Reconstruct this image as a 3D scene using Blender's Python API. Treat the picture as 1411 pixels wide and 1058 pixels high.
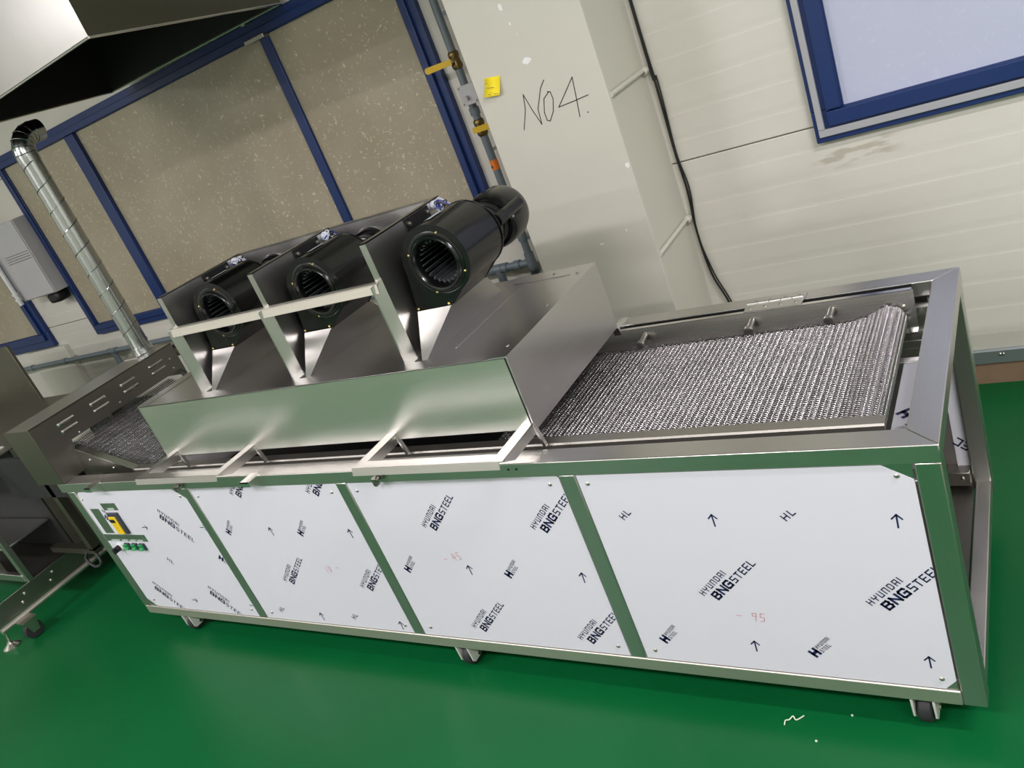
import bpy, bmesh, math, random
from mathutils import Vector, Matrix
import numpy as np
random.seed(7)
scene = bpy.context.scene
for o in list(bpy.data.objects): bpy.data.objects.remove(o, do_unlink=True)
col = scene.collection

# ------------------------------------------------------------------ camera, world, lamps, exposure
cam_d = bpy.data.cameras.new('camera'); cam = bpy.data.objects.new('camera', cam_d); col.objects.link(cam)
Rr, Rd, Rf = (0.81973593, 0.45045372, -0.35372934), (-0.09258121, -0.50527009, -0.85798068), (-0.56520945, 0.73606629, -0.3724845)
cam.matrix_world = Matrix(((Rr[0], -Rd[0], -Rf[0], 3.4935), (Rr[1], -Rd[1], -Rf[1], -1.43475), (Rr[2], -Rd[2], -Rf[2], 1.75335), (0, 0, 0, 1)))
cam_d.sensor_fit = 'HORIZONTAL'; cam_d.sensor_width = 36.0; cam_d.lens = 1126.49 * 36.0 / 1411.0
cam_d.clip_start = 0.05; cam_d.clip_end = 60
scene.camera = cam
w = bpy.data.worlds.new('world'); scene.world = w; w.use_nodes = True
w.node_tree.nodes['Background'].inputs[0].default_value = (0.9, 0.95, 1.0, 1); w.node_tree.nodes['Background'].inputs[1].default_value = 0.25
scene.view_settings.view_transform = 'Standard'; scene.view_settings.look = 'None'
scene.view_settings.gamma = 1.0; scene.view_settings.use_curve_mapping = False
scene.view_settings.exposure = 0.0
LAMP_POWER = 78.0
LAMPS = [(-3.5, -2.7), (-0.4, -2.5), (2.4, -2.5), (5.0, -2.3), (4.8, -0.5), (-1.0, -4.0)]
LAMP_Z = 3.35

# ------------------------------------------------------------------ materials
def lin(r, g, b):
    f = lambda c: (c / 255 / 12.92) if c / 255 <= 0.04045 else ((c / 255 + 0.055) / 1.055) ** 2.4
    return (f(r), f(g), f(b), 1)
MATS = {}
def base_mat(name):
    m = bpy.data.materials.new(name); m.use_nodes = True; MATS[name] = m
    return m, m.node_tree, m.node_tree.nodes['Principled BSDF']
def plain(name, rgb, rough=0.5, metal=0.0, coat=0.0, var=0.06, vscale=8.0, bump=0.0, spec=0.5):
    m, nt, b = base_mat(name)
    b.inputs['Roughness'].default_value = rough; b.inputs['Metallic'].default_value = metal
    b.inputs['Coat Weight'].default_value = coat; b.inputs['Specular IOR Level'].default_value = spec
    tc = nt.nodes.new('ShaderNodeTexCoord'); n = nt.nodes.new('ShaderNodeTexNoise'); n.inputs['Scale'].default_value = vscale; n.inputs['Detail'].default_value = 4
    nt.links.new(tc.outputs['Object'], n.inputs['Vector'])
    mx = nt.nodes.new('ShaderNodeMix'); mx.data_type = 'RGBA'
    c = lin(*rgb)
    mx.inputs[6].default_value = tuple(v * (1 - var) for v in c[:3]) + (1,); mx.inputs[7].default_value = tuple(min(1, v * (1 + var)) for v in c[:3]) + (1,)
    nt.links.new(n.outputs['Fac'], mx.inputs[0]); nt.links.new(mx.outputs[2], b.inputs['Base Color'])
    if bump:
        bp = nt.nodes.new('ShaderNodeBump'); bp.inputs['Strength'].default_value = bump; bp.inputs['Distance'].default_value = 0.01
        nt.links.new(n.outputs['Fac'], bp.inputs['Height']); nt.links.new(bp.outputs['Normal'], b.inputs['Normal'])
    return m
def steel(name, rgb, rough, axis='x', streak=0.10, bump=0.012):
    m, nt, b = base_mat(name)
    b.inputs['Metallic'].default_value = 1.0
    tc = nt.nodes.new('ShaderNodeTexCoord'); mp = nt.nodes.new('ShaderNodeMapping')
    s = {'x': (1.5, 160, 160), 'y': (160, 1.5, 160), 'z': (160, 160, 1.5)}[axis]
    mp.inputs['Scale'].default_value = s
    n = nt.nodes.new('ShaderNodeTexNoise'); n.inputs['Scale'].default_value = 3.0; n.inputs['Detail'].default_value = 3
    nt.links.new(tc.outputs['Object'], mp.inputs['Vector']); nt.links.new(mp.outputs['Vector'], n.inputs['Vector'])
    n2 = nt.nodes.new('ShaderNodeTexNoise'); n2.inputs['Scale'].default_value = 5.0; nt.links.new(tc.outputs['Object'], n2.inputs['Vector'])
    mr = nt.nodes.new('ShaderNodeMapRange'); mr.inputs['To Min'].default_value = rough - streak * 0.6; mr.inputs['To Max'].default_value = rough + streak * 0.6
    ad = nt.nodes.new('ShaderNodeMath'); ad.operation = 'ADD'; ml = nt.nodes.new('ShaderNodeMath'); ml.operation = 'MULTIPLY'; ml.inputs[1].default_value = 0.5
    nt.links.new(n.outputs['Fac'], ad.inputs[0]); nt.links.new(n2.outputs['Fac'], ad.inputs[1]); nt.links.new(ad.outputs[0], ml.inputs[0])
    nt.links.new(ml.outputs[0], mr.inputs['Value']); nt.links.new(mr.outputs[0], b.inputs['Roughness'])
    c = lin(*rgb); mx = nt.nodes.new('ShaderNodeMix'); mx.data_type = 'RGBA'
    mx.inputs[6].default_value = tuple(v * 0.93 for v in c[:3]) + (1,); mx.inputs[7].default_value = tuple(min(1, v * 1.05) for v in c[:3]) + (1,)
    nt.links.new(n.outputs['Fac'], mx.inputs[0]); nt.links.new(mx.outputs[2], b.inputs['Base Color'])
    bp = nt.nodes.new('ShaderNodeBump'); bp.inputs['Strength'].default_value = bump * 8; bp.inputs['Distance'].default_value = 0.0006
    nt.links.new(n.outputs['Fac'], bp.inputs['Height']); nt.links.new(bp.outputs['Normal'], b.inputs['Normal'])
    return m
steel('steel_x', (206, 203, 200), 0.33, 'x')
steel('steel_y', (203, 200, 198), 0.32, 'y')
steel('steel_z', (200, 198, 194), 0.30, 'z')
steel('steel_dull', (214, 208, 198), 0.50, 'x')
steel('steel_bright', (222, 220, 218), 0.20, 'x')
steel('steel_hood', (222, 218, 212), 0.36, 'x')
steel('steel_belt', (184, 179, 181), 0.26, 'y')
steel('steel_dark', (150, 146, 140), 0.36, 'y')
steel('steel_guide', (176, 171, 164), 0.45, 'x')
steel('steel_olive_shaded', (112, 110, 98), 0.42, 'z')  # dark olive steel; also puts shade into canopy sides and chute legs
steel('galvanised', (176, 180, 178), 0.20, 'z', streak=0.2)
plain('shade_dark', (26, 27, 25), 0.75, var=0.25)  # near-black dark steel with the shade of interiors put into its colour
plain('film', (216, 213, 224), 0.32, var=0.015, vscale=3, coat=0.1)
plain('film_print', (22, 30, 74), 0.5)
plain('red_ink', (205, 120, 130), 0.6)
plain('black_ink', (52, 52, 50), 0.6)
plain('black_gloss', (11, 11, 12), 0.22, coat=0.15, var=0.2, spec=0.4)
plain('black_matte', (16, 16, 17), 0.5, var=0.2)
plain('impeller', (120, 126, 130), 0.35, metal=0.6)
plain('rubber', (38, 39, 41), 0.6)
plain('caster_white', (205, 205, 198), 0.45)
plain('zinc', (190, 188, 178), 0.3, metal=1.0)
plain('brass_bolt', (214, 190, 120), 0.3, metal=1.0)
plain('curb', (140, 114, 92), 0.85, var=0.18, vscale=18, bump=0.15)
plain('flashing', (150, 156, 160), 0.4, metal=0.6)
plain('column_paint', (204, 201, 189), 0.5, var=0.035, vscale=5, bump=0.03)
plain('blue_frame', (18, 45, 98), 0.38, var=0.08, vscale=3)
plain('frame_seal', (165, 165, 170), 0.5)
plain('pvc', (104, 114, 120), 0.4)
plain('valve_yellow', (205, 168, 20), 0.4)
plain('brass', (118, 100, 62), 0.35, metal=0.9)
plain('tape_orange', (225, 118, 30), 0.5)
plain('box_grey', (178, 176, 178), 0.5)
plain('note_yellow', (250, 226, 22), 0.6, var=0.03)
plain('paint_chip', (238, 238, 236), 0.6)
plain('cable', (16, 16, 17), 0.5)
plain('olive', (116, 112, 90), 0.5)
plain('plastic_white', (215, 215, 212), 0.4)
plain('green_switch', (28, 140, 78), 0.3, coat=0.3)
plain('device_dark', (48, 54, 70), 0.4)
plain('device_yellow', (232, 194, 24), 0.35)
plain('label_silver', (186, 196, 204), 0.35)
plain('label_grey', (172, 186, 176), 0.4)
plain('wire_blue', (44, 62, 150), 0.4)
plain('wire_white', (210, 214, 226), 0.35)
plain('ceiling_paint', (196, 196, 190), 0.9)
plain('wall_plain', (205, 203, 194), 0.6)
plain('lamp_housing', (225, 225, 222), 0.5)
plain('debris', (205, 214, 190), 0.6)
def emit(name, strength):
    m, nt, b = base_mat(name)
    b.inputs['Base Color'].default_value = (1, 1, 1, 1); b.inputs['Emission Color'].default_value = (1.0, 0.965, 0.985, 1); b.inputs['Emission Strength'].default_value = strength
emit('lamp_diffuser', 6.0)
# green epoxy floor
m, nt, b = base_mat('epoxy_floor')
tc = nt.nodes.new('ShaderNodeTexCoord')
n1 = nt.nodes.new('ShaderNodeTexNoise'); n1.inputs['Scale'].default_value = 1.3; n1.inputs['Detail'].default_value = 5
n2 = nt.nodes.new('ShaderNodeTexNoise'); n2.inputs['Scale'].default_value = 60; n2.inputs['Detail'].default_value = 2
for n in (n1, n2): nt.links.new(tc.outputs['Object'], n.inputs['Vector'])
cr = nt.nodes.new('ShaderNodeValToRGB'); cr.color_ramp.elements[0].position = 0.3; cr.color_ramp.elements[1].position = 0.75
cr.color_ramp.elements[0].color = lin(6, 81, 40); cr.color_ramp.elements[1].color = lin(9, 90, 46)
nt.links.new(n1.outputs['Fac'], cr.inputs['Fac']); nt.links.new(cr.outputs['Color'], b.inputs['Base Color'])
mr = nt.nodes.new('ShaderNodeMapRange'); mr.inputs['To Min'].default_value = 0.26; mr.inputs['To Max'].default_value = 0.38; b.inputs['Specular IOR Level'].default_value = 0.22
nt.links.new(n1.outputs['Fac'], mr.inputs['Value']); nt.links.new(mr.outputs[0], b.inputs['Roughness'])
bp = nt.nodes.new('ShaderNodeBump'); bp.inputs['Strength'].default_value = 0.05; bp.inputs['Distance'].default_value = 0.004
nt.links.new(n2.outputs['Fac'], bp.inputs['Height']); nt.links.new(bp.outputs['Normal'], b.inputs['Normal'])
# cream sandwich panel wall with dirt smears
m, nt, b = base_mat('wall_panel')
b.inputs['Roughness'].default_value = 0.55
tc = nt.nodes.new('ShaderNodeTexCoord'); n1 = nt.nodes.new('ShaderNodeTexNoise'); n1.inputs['Scale'].default_value = 1.6; n1.inputs['Detail'].default_value = 6
nt.links.new(tc.outputs['Object'], n1.inputs['Vector'])
cr = nt.nodes.new('ShaderNodeValToRGB'); cr.color_ramp.elements[0].position = 0.35; cr.color_ramp.elements[1].position = 0.7
cr.color_ramp.elements[0].color = lin(206, 202, 191); cr.color_ramp.elements[1].color = lin(213, 210, 201)
nt.links.new(n1.outputs['Fac'], cr.inputs['Fac'])
sx = nt.nodes.new('ShaderNodeSeparateXYZ'); nt.links.new(tc.outputs['Object'], sx.inputs[0])
def window_mask(sock, a, b_, soft):
    r1 = nt.nodes.new('ShaderNodeMapRange'); r1.inputs['From Min'].default_value = a - soft; r1.inputs['From Max'].default_value = a + soft
    r2 = nt.nodes.new('ShaderNodeMapRange'); r2.inputs['From Min'].default_value = b_ + soft; r2.inputs['From Max'].default_value = b_ - soft
    mu = nt.nodes.new('ShaderNodeMath'); mu.operation = 'MULTIPLY'
    nt.links.new(sock, r1.inputs['Value']); nt.links.new(sock, r2.inputs['Value']); nt.links.new(r1.outputs[0], mu.inputs[0]); nt.links.new(r2.outputs[0], mu.inputs[1])
    return mu.outputs[0]
mu = nt.nodes.new('ShaderNodeMath'); mu.operation = 'MULTIPLY'
nt.links.new(window_mask(sx.outputs['X'], 2.25, 2.52, 0.03), mu.inputs[0]); nt.links.new(window_mask(sx.outputs['Z'], 0.99, 1.065, 0.02), mu.inputs[1])
mp = nt.nodes.new('ShaderNodeMapping'); mp.inputs['Rotation'].default_value = (0, 0.5, 0); mp.inputs['Scale'].default_value = (9, 1, 34)
nt.links.new(tc.outputs['Object'], mp.inputs['Vector'])
n3 = nt.nodes.new('ShaderNodeTexNoise'); n3.inputs['Scale'].default_value = 1.0; n3.inputs['Detail'].default_value = 5; nt.links.new(mp.outputs['Vector'], n3.inputs['Vector'])
r3 = nt.nodes.new('ShaderNodeMapRange'); r3.inputs['From Min'].default_value = 0.50; r3.inputs['From Max'].default_value = 0.60; r3.inputs['To Max'].default_value = 0.45
nt.links.new(n3.outputs['Fac'], r3.inputs['Value'])
mu2 = nt.nodes.new('ShaderNodeMath'); mu2.operation = 'MULTIPLY'; nt.links.new(mu.outputs[0], mu2.inputs[0]); nt.links.new(r3.outputs[0], mu2.inputs[1])
mx = nt.nodes.new('ShaderNodeMix'); mx.data_type = 'RGBA'; nt.links.new(mu2.outputs[0], mx.inputs[0]); nt.links.new(cr.outputs['Color'], mx.inputs[6]); mx.inputs[7].default_value = lin(140, 126, 100)
nt.links.new(mx.outputs[2], b.inputs['Base Color'])
# frosted window film with short paper fibres
def fibre_pane(name, base, dark, fibre, amount):
    m, nt, b = base_mat(name)
    b.inputs['Roughness'].default_value = 0.35
    tc = nt.nodes.new('ShaderNodeTexCoord')
    n1 = nt.nodes.new('ShaderNodeTexNoise'); n1.inputs['Scale'].default_value = 2.2; n1.inputs['Detail'].default_value = 5; nt.links.new(tc.outputs['Object'], n1.inputs['Vector'])
    cr = nt.nodes.new('ShaderNodeValToRGB'); cr.color_ramp.elements[0].position = 0.3; cr.color_ramp.elements[1].position = 0.75
    cr.color_ramp.elements[0].color = dark; cr.color_ramp.elements[1].color = base; nt.links.new(n1.outputs['Fac'], cr.inputs['Fac'])
    nd = nt.nodes.new('ShaderNodeTexNoise'); nd.inputs['Scale'].default_value = 14; nt.links.new(tc.outputs['Object'], nd.inputs['Vector'])
    am = nt.nodes.new('ShaderNodeVectorMath'); am.operation = 'MULTIPLY_ADD'; am.inputs[1].default_value = (0.05, 0.0, 0.05)
    nt.links.new(nd.outputs['Color'], am.inputs[0]); nt.links.new(tc.outputs['Object'], am.inputs[2])
    mask = None
    for k, sc in enumerate(((26, 1, 46), (48, 1, 28))):
        mp = nt.nodes.new('ShaderNodeMapping'); mp.inputs['Scale'].default_value = sc; mp.inputs['Rotation'].default_value = (0, 0.6 + k * 1.5, 0)
        nt.links.new(am.outputs[0], mp.inputs['Vector'])
        v = nt.nodes.new('ShaderNodeTexVoronoi'); v.feature = 'DISTANCE_TO_EDGE'; v.inputs['Scale'].default_value = 1.0; nt.links.new(mp.outputs['Vector'], v.inputs['Vector'])
        lt = nt.nodes.new('ShaderNodeMapRange'); lt.inputs['From Min'].default_value = 0.045; lt.inputs['From Max'].default_value = 0.015
        nt.links.new(v.outputs['Distance'], lt.inputs['Value'])
        nm = nt.nodes.new('ShaderNodeTexNoise'); nm.inputs['Scale'].default_value = 36 + 9 * k; nm.inputs['Detail'].default_value = 1; nt.links.new(tc.outputs['Object'], nm.inputs['Vector'])
        gm = nt.nodes.new('ShaderNodeMapRange'); gm.inputs['From Min'].default_value = 0.62; gm.inputs['From Max'].default_value = 0.67; nt.links.new(nm.outputs['Fac'], gm.inputs['Value'])
        mu = nt.nodes.new('ShaderNodeMath'); mu.operation = 'MULTIPLY'; nt.links.new(lt.outputs[0], mu.inputs[0]); nt.links.new(gm.outputs[0], mu.inputs[1])
        if mask is None: mask = mu.outputs[0]
        else:
            mm = nt.nodes.new('ShaderNodeMath'); mm.operation = 'MAXIMUM'; nt.links.new(mask, mm.inputs[0]); nt.links.new(mu.outputs[0], mm.inputs[1]); mask = mm.outputs[0]
    sc = nt.nodes.new('ShaderNodeMath'); sc.operation = 'MULTIPLY'; sc.inputs[1].default_value = amount; nt.links.new(mask, sc.inputs[0])
    mx = nt.nodes.new('ShaderNodeMix'); mx.data_type = 'RGBA'; nt.links.new(sc.outputs[0], mx.inputs[0]); nt.links.new(cr.outputs['Color'], mx.inputs[6]); mx.inputs[7].default_value = fibre
    nt.links.new(mx.outputs[2], b.inputs['Base Color'])
fibre_pane('pane_brown', lin(168, 159, 138), lin(152, 142, 120), lin(222, 214, 190), 0.7)
fibre_pane('pane_blue', lin(190, 193, 216), lin(184, 188, 211), lin(212, 216, 232), 0.3)  # daylight behind the film is put into this pale blue

# ------------------------------------------------------------------ mesh builder
def tag(o, label=None, cat=None, group=None, kind=None):
    if label: o['label'] = label
    if cat: o['category'] = cat
    if group: o['group'] = group
    if kind: o['kind'] = kind
    return o
def root_loc(o):
    v = Vector((0, 0, 0))
    while o is not None:
        v += o.location; o = o.parent
    return v
def thing(name, label, cat, loc=(0, 0, 0), group=None, kind=None):
    o = bpy.data.objects.new(name, None); col.objects.link(o); o.location = loc; o.empty_display_size = 0.1
    return tag(o, label, cat, group, kind)
class MB:
    def __init__(s): s.v = []; s.f = []
    def add(s, vs, fs):
        k = len(s.v); s.v += [tuple(v) for v in vs]; s.f += [tuple(i + k for i in f) for f in fs]; return s
    def box(s, x0, x1, y0, y1, z0, z1):
        return s.add([(x0, y0, z0), (x1, y0, z0), (x1, y1, z0), (x0, y1, z0), (x0, y0, z1), (x1, y0, z1), (x1, y1, z1), (x0, y1, z1)],
                     [(0, 3, 2, 1), (4, 5, 6, 7), (0, 1, 5, 4), (1, 2, 6, 5), (2, 3, 7, 6), (3, 0, 4, 7)])
    def hexa(s, b, t):   # bottom quad, top quad (ccw seen from above)
        return s.add(list(b) + list(t), [(0, 3, 2, 1), (4, 5, 6, 7), (0, 1, 5, 4), (1, 2, 6, 5), (2, 3, 7, 6), (3, 0, 4, 7)])
    def prism(s, poly, vec):
        n = len(poly); vec = Vector(vec); a = [Vector(p) for p in poly]; b = [p + vec for p in a]
        fs = [tuple(reversed(range(n))), tuple(range(n, 2 * n))] + [(i, (i + 1) % n, n + (i + 1) % n, n + i) for i in range(n)]
        return s.add(a + b, fs)
    def frame_of(s, d):
        d = Vector(d).normalized(); u = d.orthogonal().normalized(); return u, d.cross(u), d
    def cyl(s, p0, p1, r0, r1=None, n=20, caps=True):
        r1 = r0 if r1 is None else r1; p0, p1 = Vector(p0), Vector(p1); u, v, d = s.frame_of(p1 - p0)
        ring = lambda p, r: [p + u * (r * math.cos(2 * math.pi * i / n)) + v * (r * math.sin(2 * math.pi * i / n)) for i in range(n)]
        fs = [(i, (i + 1) % n, n + (i + 1) % n, n + i) for i in range(n)]
        if caps: fs += [tuple(reversed(range(n))), tuple(range(n, 2 * n))]
        return s.add(ring(p0, r0) + ring(p1, r1), fs)
    def lathe(s, o, d, prof, n=32):   # prof: list of (t along axis, r)
        o = Vector(o); u, v, d = s.frame_of(d); vs = []; fs = []
        for t, r in prof:
            vs += [o + d * t + u * (r * math.cos(2 * math.pi * i / n)) + v * (r * math.sin(2 * math.pi * i / n)) for i in range(n)]
        for k in range(len(prof) - 1):
            fs += [(k * n + i, k * n + (i + 1) % n, (k + 1) * n + (i + 1) % n, (k + 1) * n + i) for i in range(n)]
        return s.add(vs, fs)
    def tube(s, pts, r, n=8):
        pts = [Vector(p) for p in pts]; vs = []; u = None
        for i, p in enumerate(pts):
            d = (pts[min(i + 1, len(pts) - 1)] - pts[max(i - 1, 0)]).normalized()
            u = d.orthogonal().normalized() if u is None else (u - d * u.dot(d)).normalized()
            v = d.cross(u)
            vs += [p + u * (r * math.cos(2 * math.pi * k / n)) + v * (r * math.sin(2 * math.pi * k / n)) for k in range(n)]
        fs = [(i * n + k, i * n + (k + 1) % n, (i + 1) * n + (k + 1) % n, (i + 1) * n + k) for i in range(len(pts) - 1) for k in range(n)]
        fs += [tuple(reversed(range(n))), tuple(range((len(pts) - 1) * n, len(pts) * n))]
        return s.add(vs, fs)
    def mesh(s, name, org, smooth=True, ang=35):
        me = bpy.data.meshes.new(name); me.from_pydata([(a - org.x, b - org.y, c - org.z) for a, b, c in s.v], [], s.f)
        bm = bmesh.new(); bm.from_mesh(me); bmesh.ops.recalc_face_normals(bm, faces=bm.faces); bm.to_mesh(me); bm.free()
        if smooth:
            me.polygons.foreach_set('use_smooth', [True] * len(me.polygons)); me.set_sharp_from_angle(angle=math.radians(ang))
        me.update(); return me
    def build(s, name, mat, parent=None, bevel=0.0, smooth=True, seg=2):
        if parent is None:
            a = np.array(s.v); org = Vector(((a[:, 0].min() + a[:, 0].max()) / 2, (a[:, 1].min() + a[:, 1].max()) / 2, a[:, 2].min()))
        else: org = root_loc(parent)
        me = s.mesh(name, org, smooth); me.materials.append(MATS[mat])
        o = bpy.data.objects.new(name, me); col.objects.link(o)
        if parent is None: o.location = org
        else: o.parent = parent
        if bevel:
            md = o.modifiers.new('bevel', 'BEVEL'); md.width = bevel; md.segments = seg; md.limit_method = 'ANGLE'; md.angle_limit = math.radians(40); md.harden_normals = False
        return o
def B(*a): return MB().box(*a)
def smooth_path(pts, k=6):
    pts = [Vector(p) for p in pts]; out = []
    for i in range(len(pts) - 1):
        p0, p1, p2, p3 = pts[max(i - 1, 0)], pts[i], pts[i + 1], pts[min(i + 2, len(pts) - 1)]
        for j in range(k):
            t = j / k
            out.append(0.5 * ((2 * p1) + (p2 - p0) * t + (2 * p0 - 5 * p1 + 4 * p2 - p3) * t * t + (3 * p1 - p0 - 3 * p2 + p3) * t ** 3))
    out.append(pts[-1]); return out
SHARED = {}
def place_shared(key, mb, mat, parent, loc, name, rot=(0, 0, 0)):
    if key not in SHARED:
        me = mb().mesh(key, Vector((0, 0, 0))); me.materials.append(MATS[mat]); SHARED[key] = me
    o = bpy.data.objects.new(name, SHARED[key]); col.objects.link(o); o.parent = parent
    o.location = Vector(loc) - (root_loc(parent) if parent else Vector((0, 0, 0))); o.rotation_euler = rot
    return o
def screw_mb(r=0.0055):    # domed head pointing to -Y
    return MB().lathe((0, 0, 0), (0, -1, 0), [(-0.001, r), (0.001, r), (0.0026, r * 0.75), (0.0036, r * 0.4), (0.0038, 0.0004)], 14)
def screw(parent, x, y, z): return place_shared('screw', screw_mb, 'zinc', parent, (x, y, z), 'screw')
def screw_up(parent, x, y, z): return place_shared('screw', screw_mb, 'zinc', parent, (x, y, z), 'screw', (-math.pi / 2, 0, 0))

# ------------------------------------------------------------------ lettering from strokes
G = {'H': (0.62, [((0, 0), (0, 1)), ((0.62, 0), (0.62, 1)), ((0, .5), (.62, .5))]), 'Y': (0.62, [((0, 1), (0, .55)), ((0, .55), (.62, .55)), ((.62, 1), (.62, .55)), ((.31, .55), (.31, 0))]),
     'U': (0.6, [((0, 1), (0, 0)), ((0, 0), (.6, 0)), ((.6, 0), (.6, 1))]), 'N': (0.66, [((0, 0), (0, 1)), ((0, 1), (.66, 0)), ((.66, 0), (.66, 1))]),
     'n': (0.6, [((0, 0), (0, 1)), ((0, 1), (.6, 1)), ((.6, 1), (.6, 0))]), 'D': (0.6, [((0, 0), (0, 1)), ((0, 1), (.45, 1)), ((.45, 1), (.6, .8)), ((.6, .8), (.6, .2)), ((.6, .2), (.45, 0)), ((.45, 0), (0, 0))]),
     'A': (0.6, [((0, 0), (0, 1)), ((0, 1), (.6, 1)), ((.6, 1), (.6, 0)), ((0, .42), (.6, .42))]), 'I': (0.0, [((0, 0), (0, 1))]),
     'B': (0.62, [((0, 0), (0, 1)), ((0, 1), (.52, 1)), ((.52, 1), (.58, .75)), ((.58, .75), (.5, .53)), ((.5, .53), (.62, .28)), ((.62, .28), (.52, 0)), ((.52, 0), (0, 0)), ((0, .53), (.5, .53))]),
     'G': (0.66, [((.62, .85), (.55, 1)), ((.55, 1), (.1, 1)), ((.1, 1), (0, .85)), ((0, .85), (0, .15)), ((0, .15), (.1, 0)), ((.1, 0), (.64, 0)), ((.64, 0), (.64, .48)), ((.64, .48), (.36, .48))]),
     'S': (0.56, [((.56, 1), (0, 1)), ((0, 1), (0, .52)), ((0, .52), (.56, .48)), ((.56, .48), (.56, 0)), ((.56, 0), (0, 0))]), 'T': (0.6, [((0, 1), (.6, 1)), ((.3, 1), (.3, 0))]),
     'E': (0.54, [((.54, 1), (0, 1)), ((0, 1), (0, 0)), ((0, 0), (.54, 0)), ((0, .5), (.48, .5))]), 'L': (0.5, [((0, 1), (0, 0)), ((0, 0), (.5, 0))]),
     'C': (0.54, [((.54, 1), (0, 1)), ((0, 1), (0, 0)), ((0, 0), (.54, 0))]), 'O': (0.58, [((0, 0), (0, 1)), ((0, 1), (.58, 1)), ((.58, 1), (.58, 0)), ((.58, 0), (0, 0))]),
     '-': (0.5, [((0, .45), (.5, .45))]), ' ': (0.4, []), '9': (0.5, [((.5, .6), (.1, .55)), ((.1, .55), (.12, .9)), ((.12, .9), (.5, .95)), ((.5, .95), (.35, 0))]),
     '5': (0.5, [((.55, 1), (.15, 1)), ((.15, 1), (.1, .55)), ((.1, .55), (.45, .5)), ((.45, .5), (.4, .1)), ((.4, .1), (.05, 0))]), '4': (0.5, [((.2, 1), (0, .4)), ((0, .4), (.5, .45)), ((.4, .9), (.3, 0))]),
     '1': (0.25, [((.2, 1), (.05, 0))]), '0': (0.45, [((.2, 1), (0, .3)), ((0, .3), (.2, 0)), ((.2, 0), (.45, .7)), ((.45, .7), (.2, 1))])}
def stroke_quads(text, h, th, gap=0.24, tracking=1.0):
    """list of quads in 2-D (u along the baseline, v up) and the advance width"""
    x = th / 2; out = []
    for ch in text:
        wd, segs = G[ch]
        for (a, b) in segs:
            a = Vector((x + a[0] * h * tracking, th / 2 + a[1] * (h - th))); b = Vector((x + b[0] * h * tracking, th / 2 + b[1] * (h - th)))
            d = (b - a); L = d.length; d = d / L; n = Vector((-d.y, d.x)); a2 = a - d * th / 2; b2 = b + d * th / 2
            out.append([a2 - n * th / 2, b2 - n * th / 2, b2 + n * th / 2, a2 + n * th / 2])
        x += wd * h * tracking + gap * h + th * 0.6
    return out, x - gap * h
def strip2d(pts, th):
    out = []
    for a, b in zip(pts[:-1], pts[1:]):
        a, b = Vector(a), Vector(b); d = (b - a); L = d.length; d = d / L; n = Vector((-d.y, d.x)); a2 = a - d * th / 2; b2 = b + d * th / 2
        out.append([a2 - n * th / 2, b2 - n * th / 2, b2 + n * th / 2, a2 + n * th / 2])
    return out
def print_on_front(name, quads, origin, ang, y, mat, parent, clip=None):
    """flat print on a plane y = const, u->+x, v->+z, rotated by ang (degrees) about origin (x,z)"""
    c, s_ = math.cos(math.radians(ang)), math.sin(math.radians(ang)); org = root_loc(parent)
    bm = bmesh.new()
    for q in quads:
        vs = [bm.verts.new((origin[0] + p[0] * c - p[1] * s_ - org.x, y - org.y, origin[1] + p[0] * s_ + p[1] * c - org.z)) for p in q]
        bm.faces.new(vs)
    if clip:
        for co, no in (((clip[0], 0, 0), (-1, 0, 0)), ((clip[1], 0, 0), (1, 0, 0)), ((0, 0, clip[2]), (0, 0, -1)), ((0, 0, clip[3]), (0, 0, 1))):
            bmesh.ops.bisect_plane(bm, geom=bm.verts[:] + bm.edges[:] + bm.faces[:], plane_co=Vector(co) - Vector((org.x, 0, org.z)), plane_no=no, clear_outer=True)
    if not bm.faces: bm.free(); return None
    me = bpy.data.meshes.new(name); bm.to_mesh(me); bm.free(); me.materials.append(MATS[mat])
    o = bpy.data.objects.new(name, me); col.objects.link(o); o.parent = parent; return o

# ================================================================== THE ROOM
XL, XR, YF, YB, ZC = -5.2, 6.3, -4.8, 1.60, 4.3
tag(B(XL, XR, YF, YB + 0.02, -0.06, 0.0).build('floor', 'epoxy_floor', smooth=False), kind='structure')
tag(B(XL, XR, YF, YB + 0.25, ZC, ZC + 0.06).build('ceiling', 'ceiling_paint', smooth=False), kind='structure')
tag(B(XL - 0.1, XL, YF, YB + 0.25, -0.06, ZC).build('wall_left', 'wall_plain', smooth=False), kind='structure')
tag(B(XR, XR + 0.1, YF, YB + 0.25, -0.06, ZC).build('wall_right', 'wall_plain', smooth=False), kind='structure')
tag(B(XL, XR, YF - 0.1, YF, -0.06, ZC).build('wall_front', 'wall_plain', smooth=False), kind='structure')
wb = tag(B(XL, XR, YB + 0.05, YB + 0.25, -0.06, ZC).build('wall_back', 'wall_plain', smooth=False), kind='structure')
def rib_panel(z0, z1):
    prof = [(YB + 0.06, z0), (YB + 0.003, z0), (YB, z0 + 0.003)]
    z = z0 + 0.085
    while z < z1 - 0.05:
        prof += [(YB, z - 0.012), (YB + 0.0007, z - 0.005), (YB + 0.0007, z + 0.004), (YB, z + 0.022)]; z += 0.1
    prof += [(YB, z1 - 0.003), (YB + 0.003, z1), (YB + 0.06, z1)]
    m_ = MB(); n = len(prof)
    m_.add([(XL, y, z) for y, z in prof] + [(XR, y, z) for y, z in prof], [(i, i + 1, n + i + 1, n + i) for i in range(n - 1)])
    o = m_.build('wall_panel', 'wall_panel', wb, smooth=False)
for z0, z1 in ((0.13, 1.0825), (1.0865, 2.0825), (2.0865, 3.0825), (3.0865, 4.3)): rib_panel(z0, z1)
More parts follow.
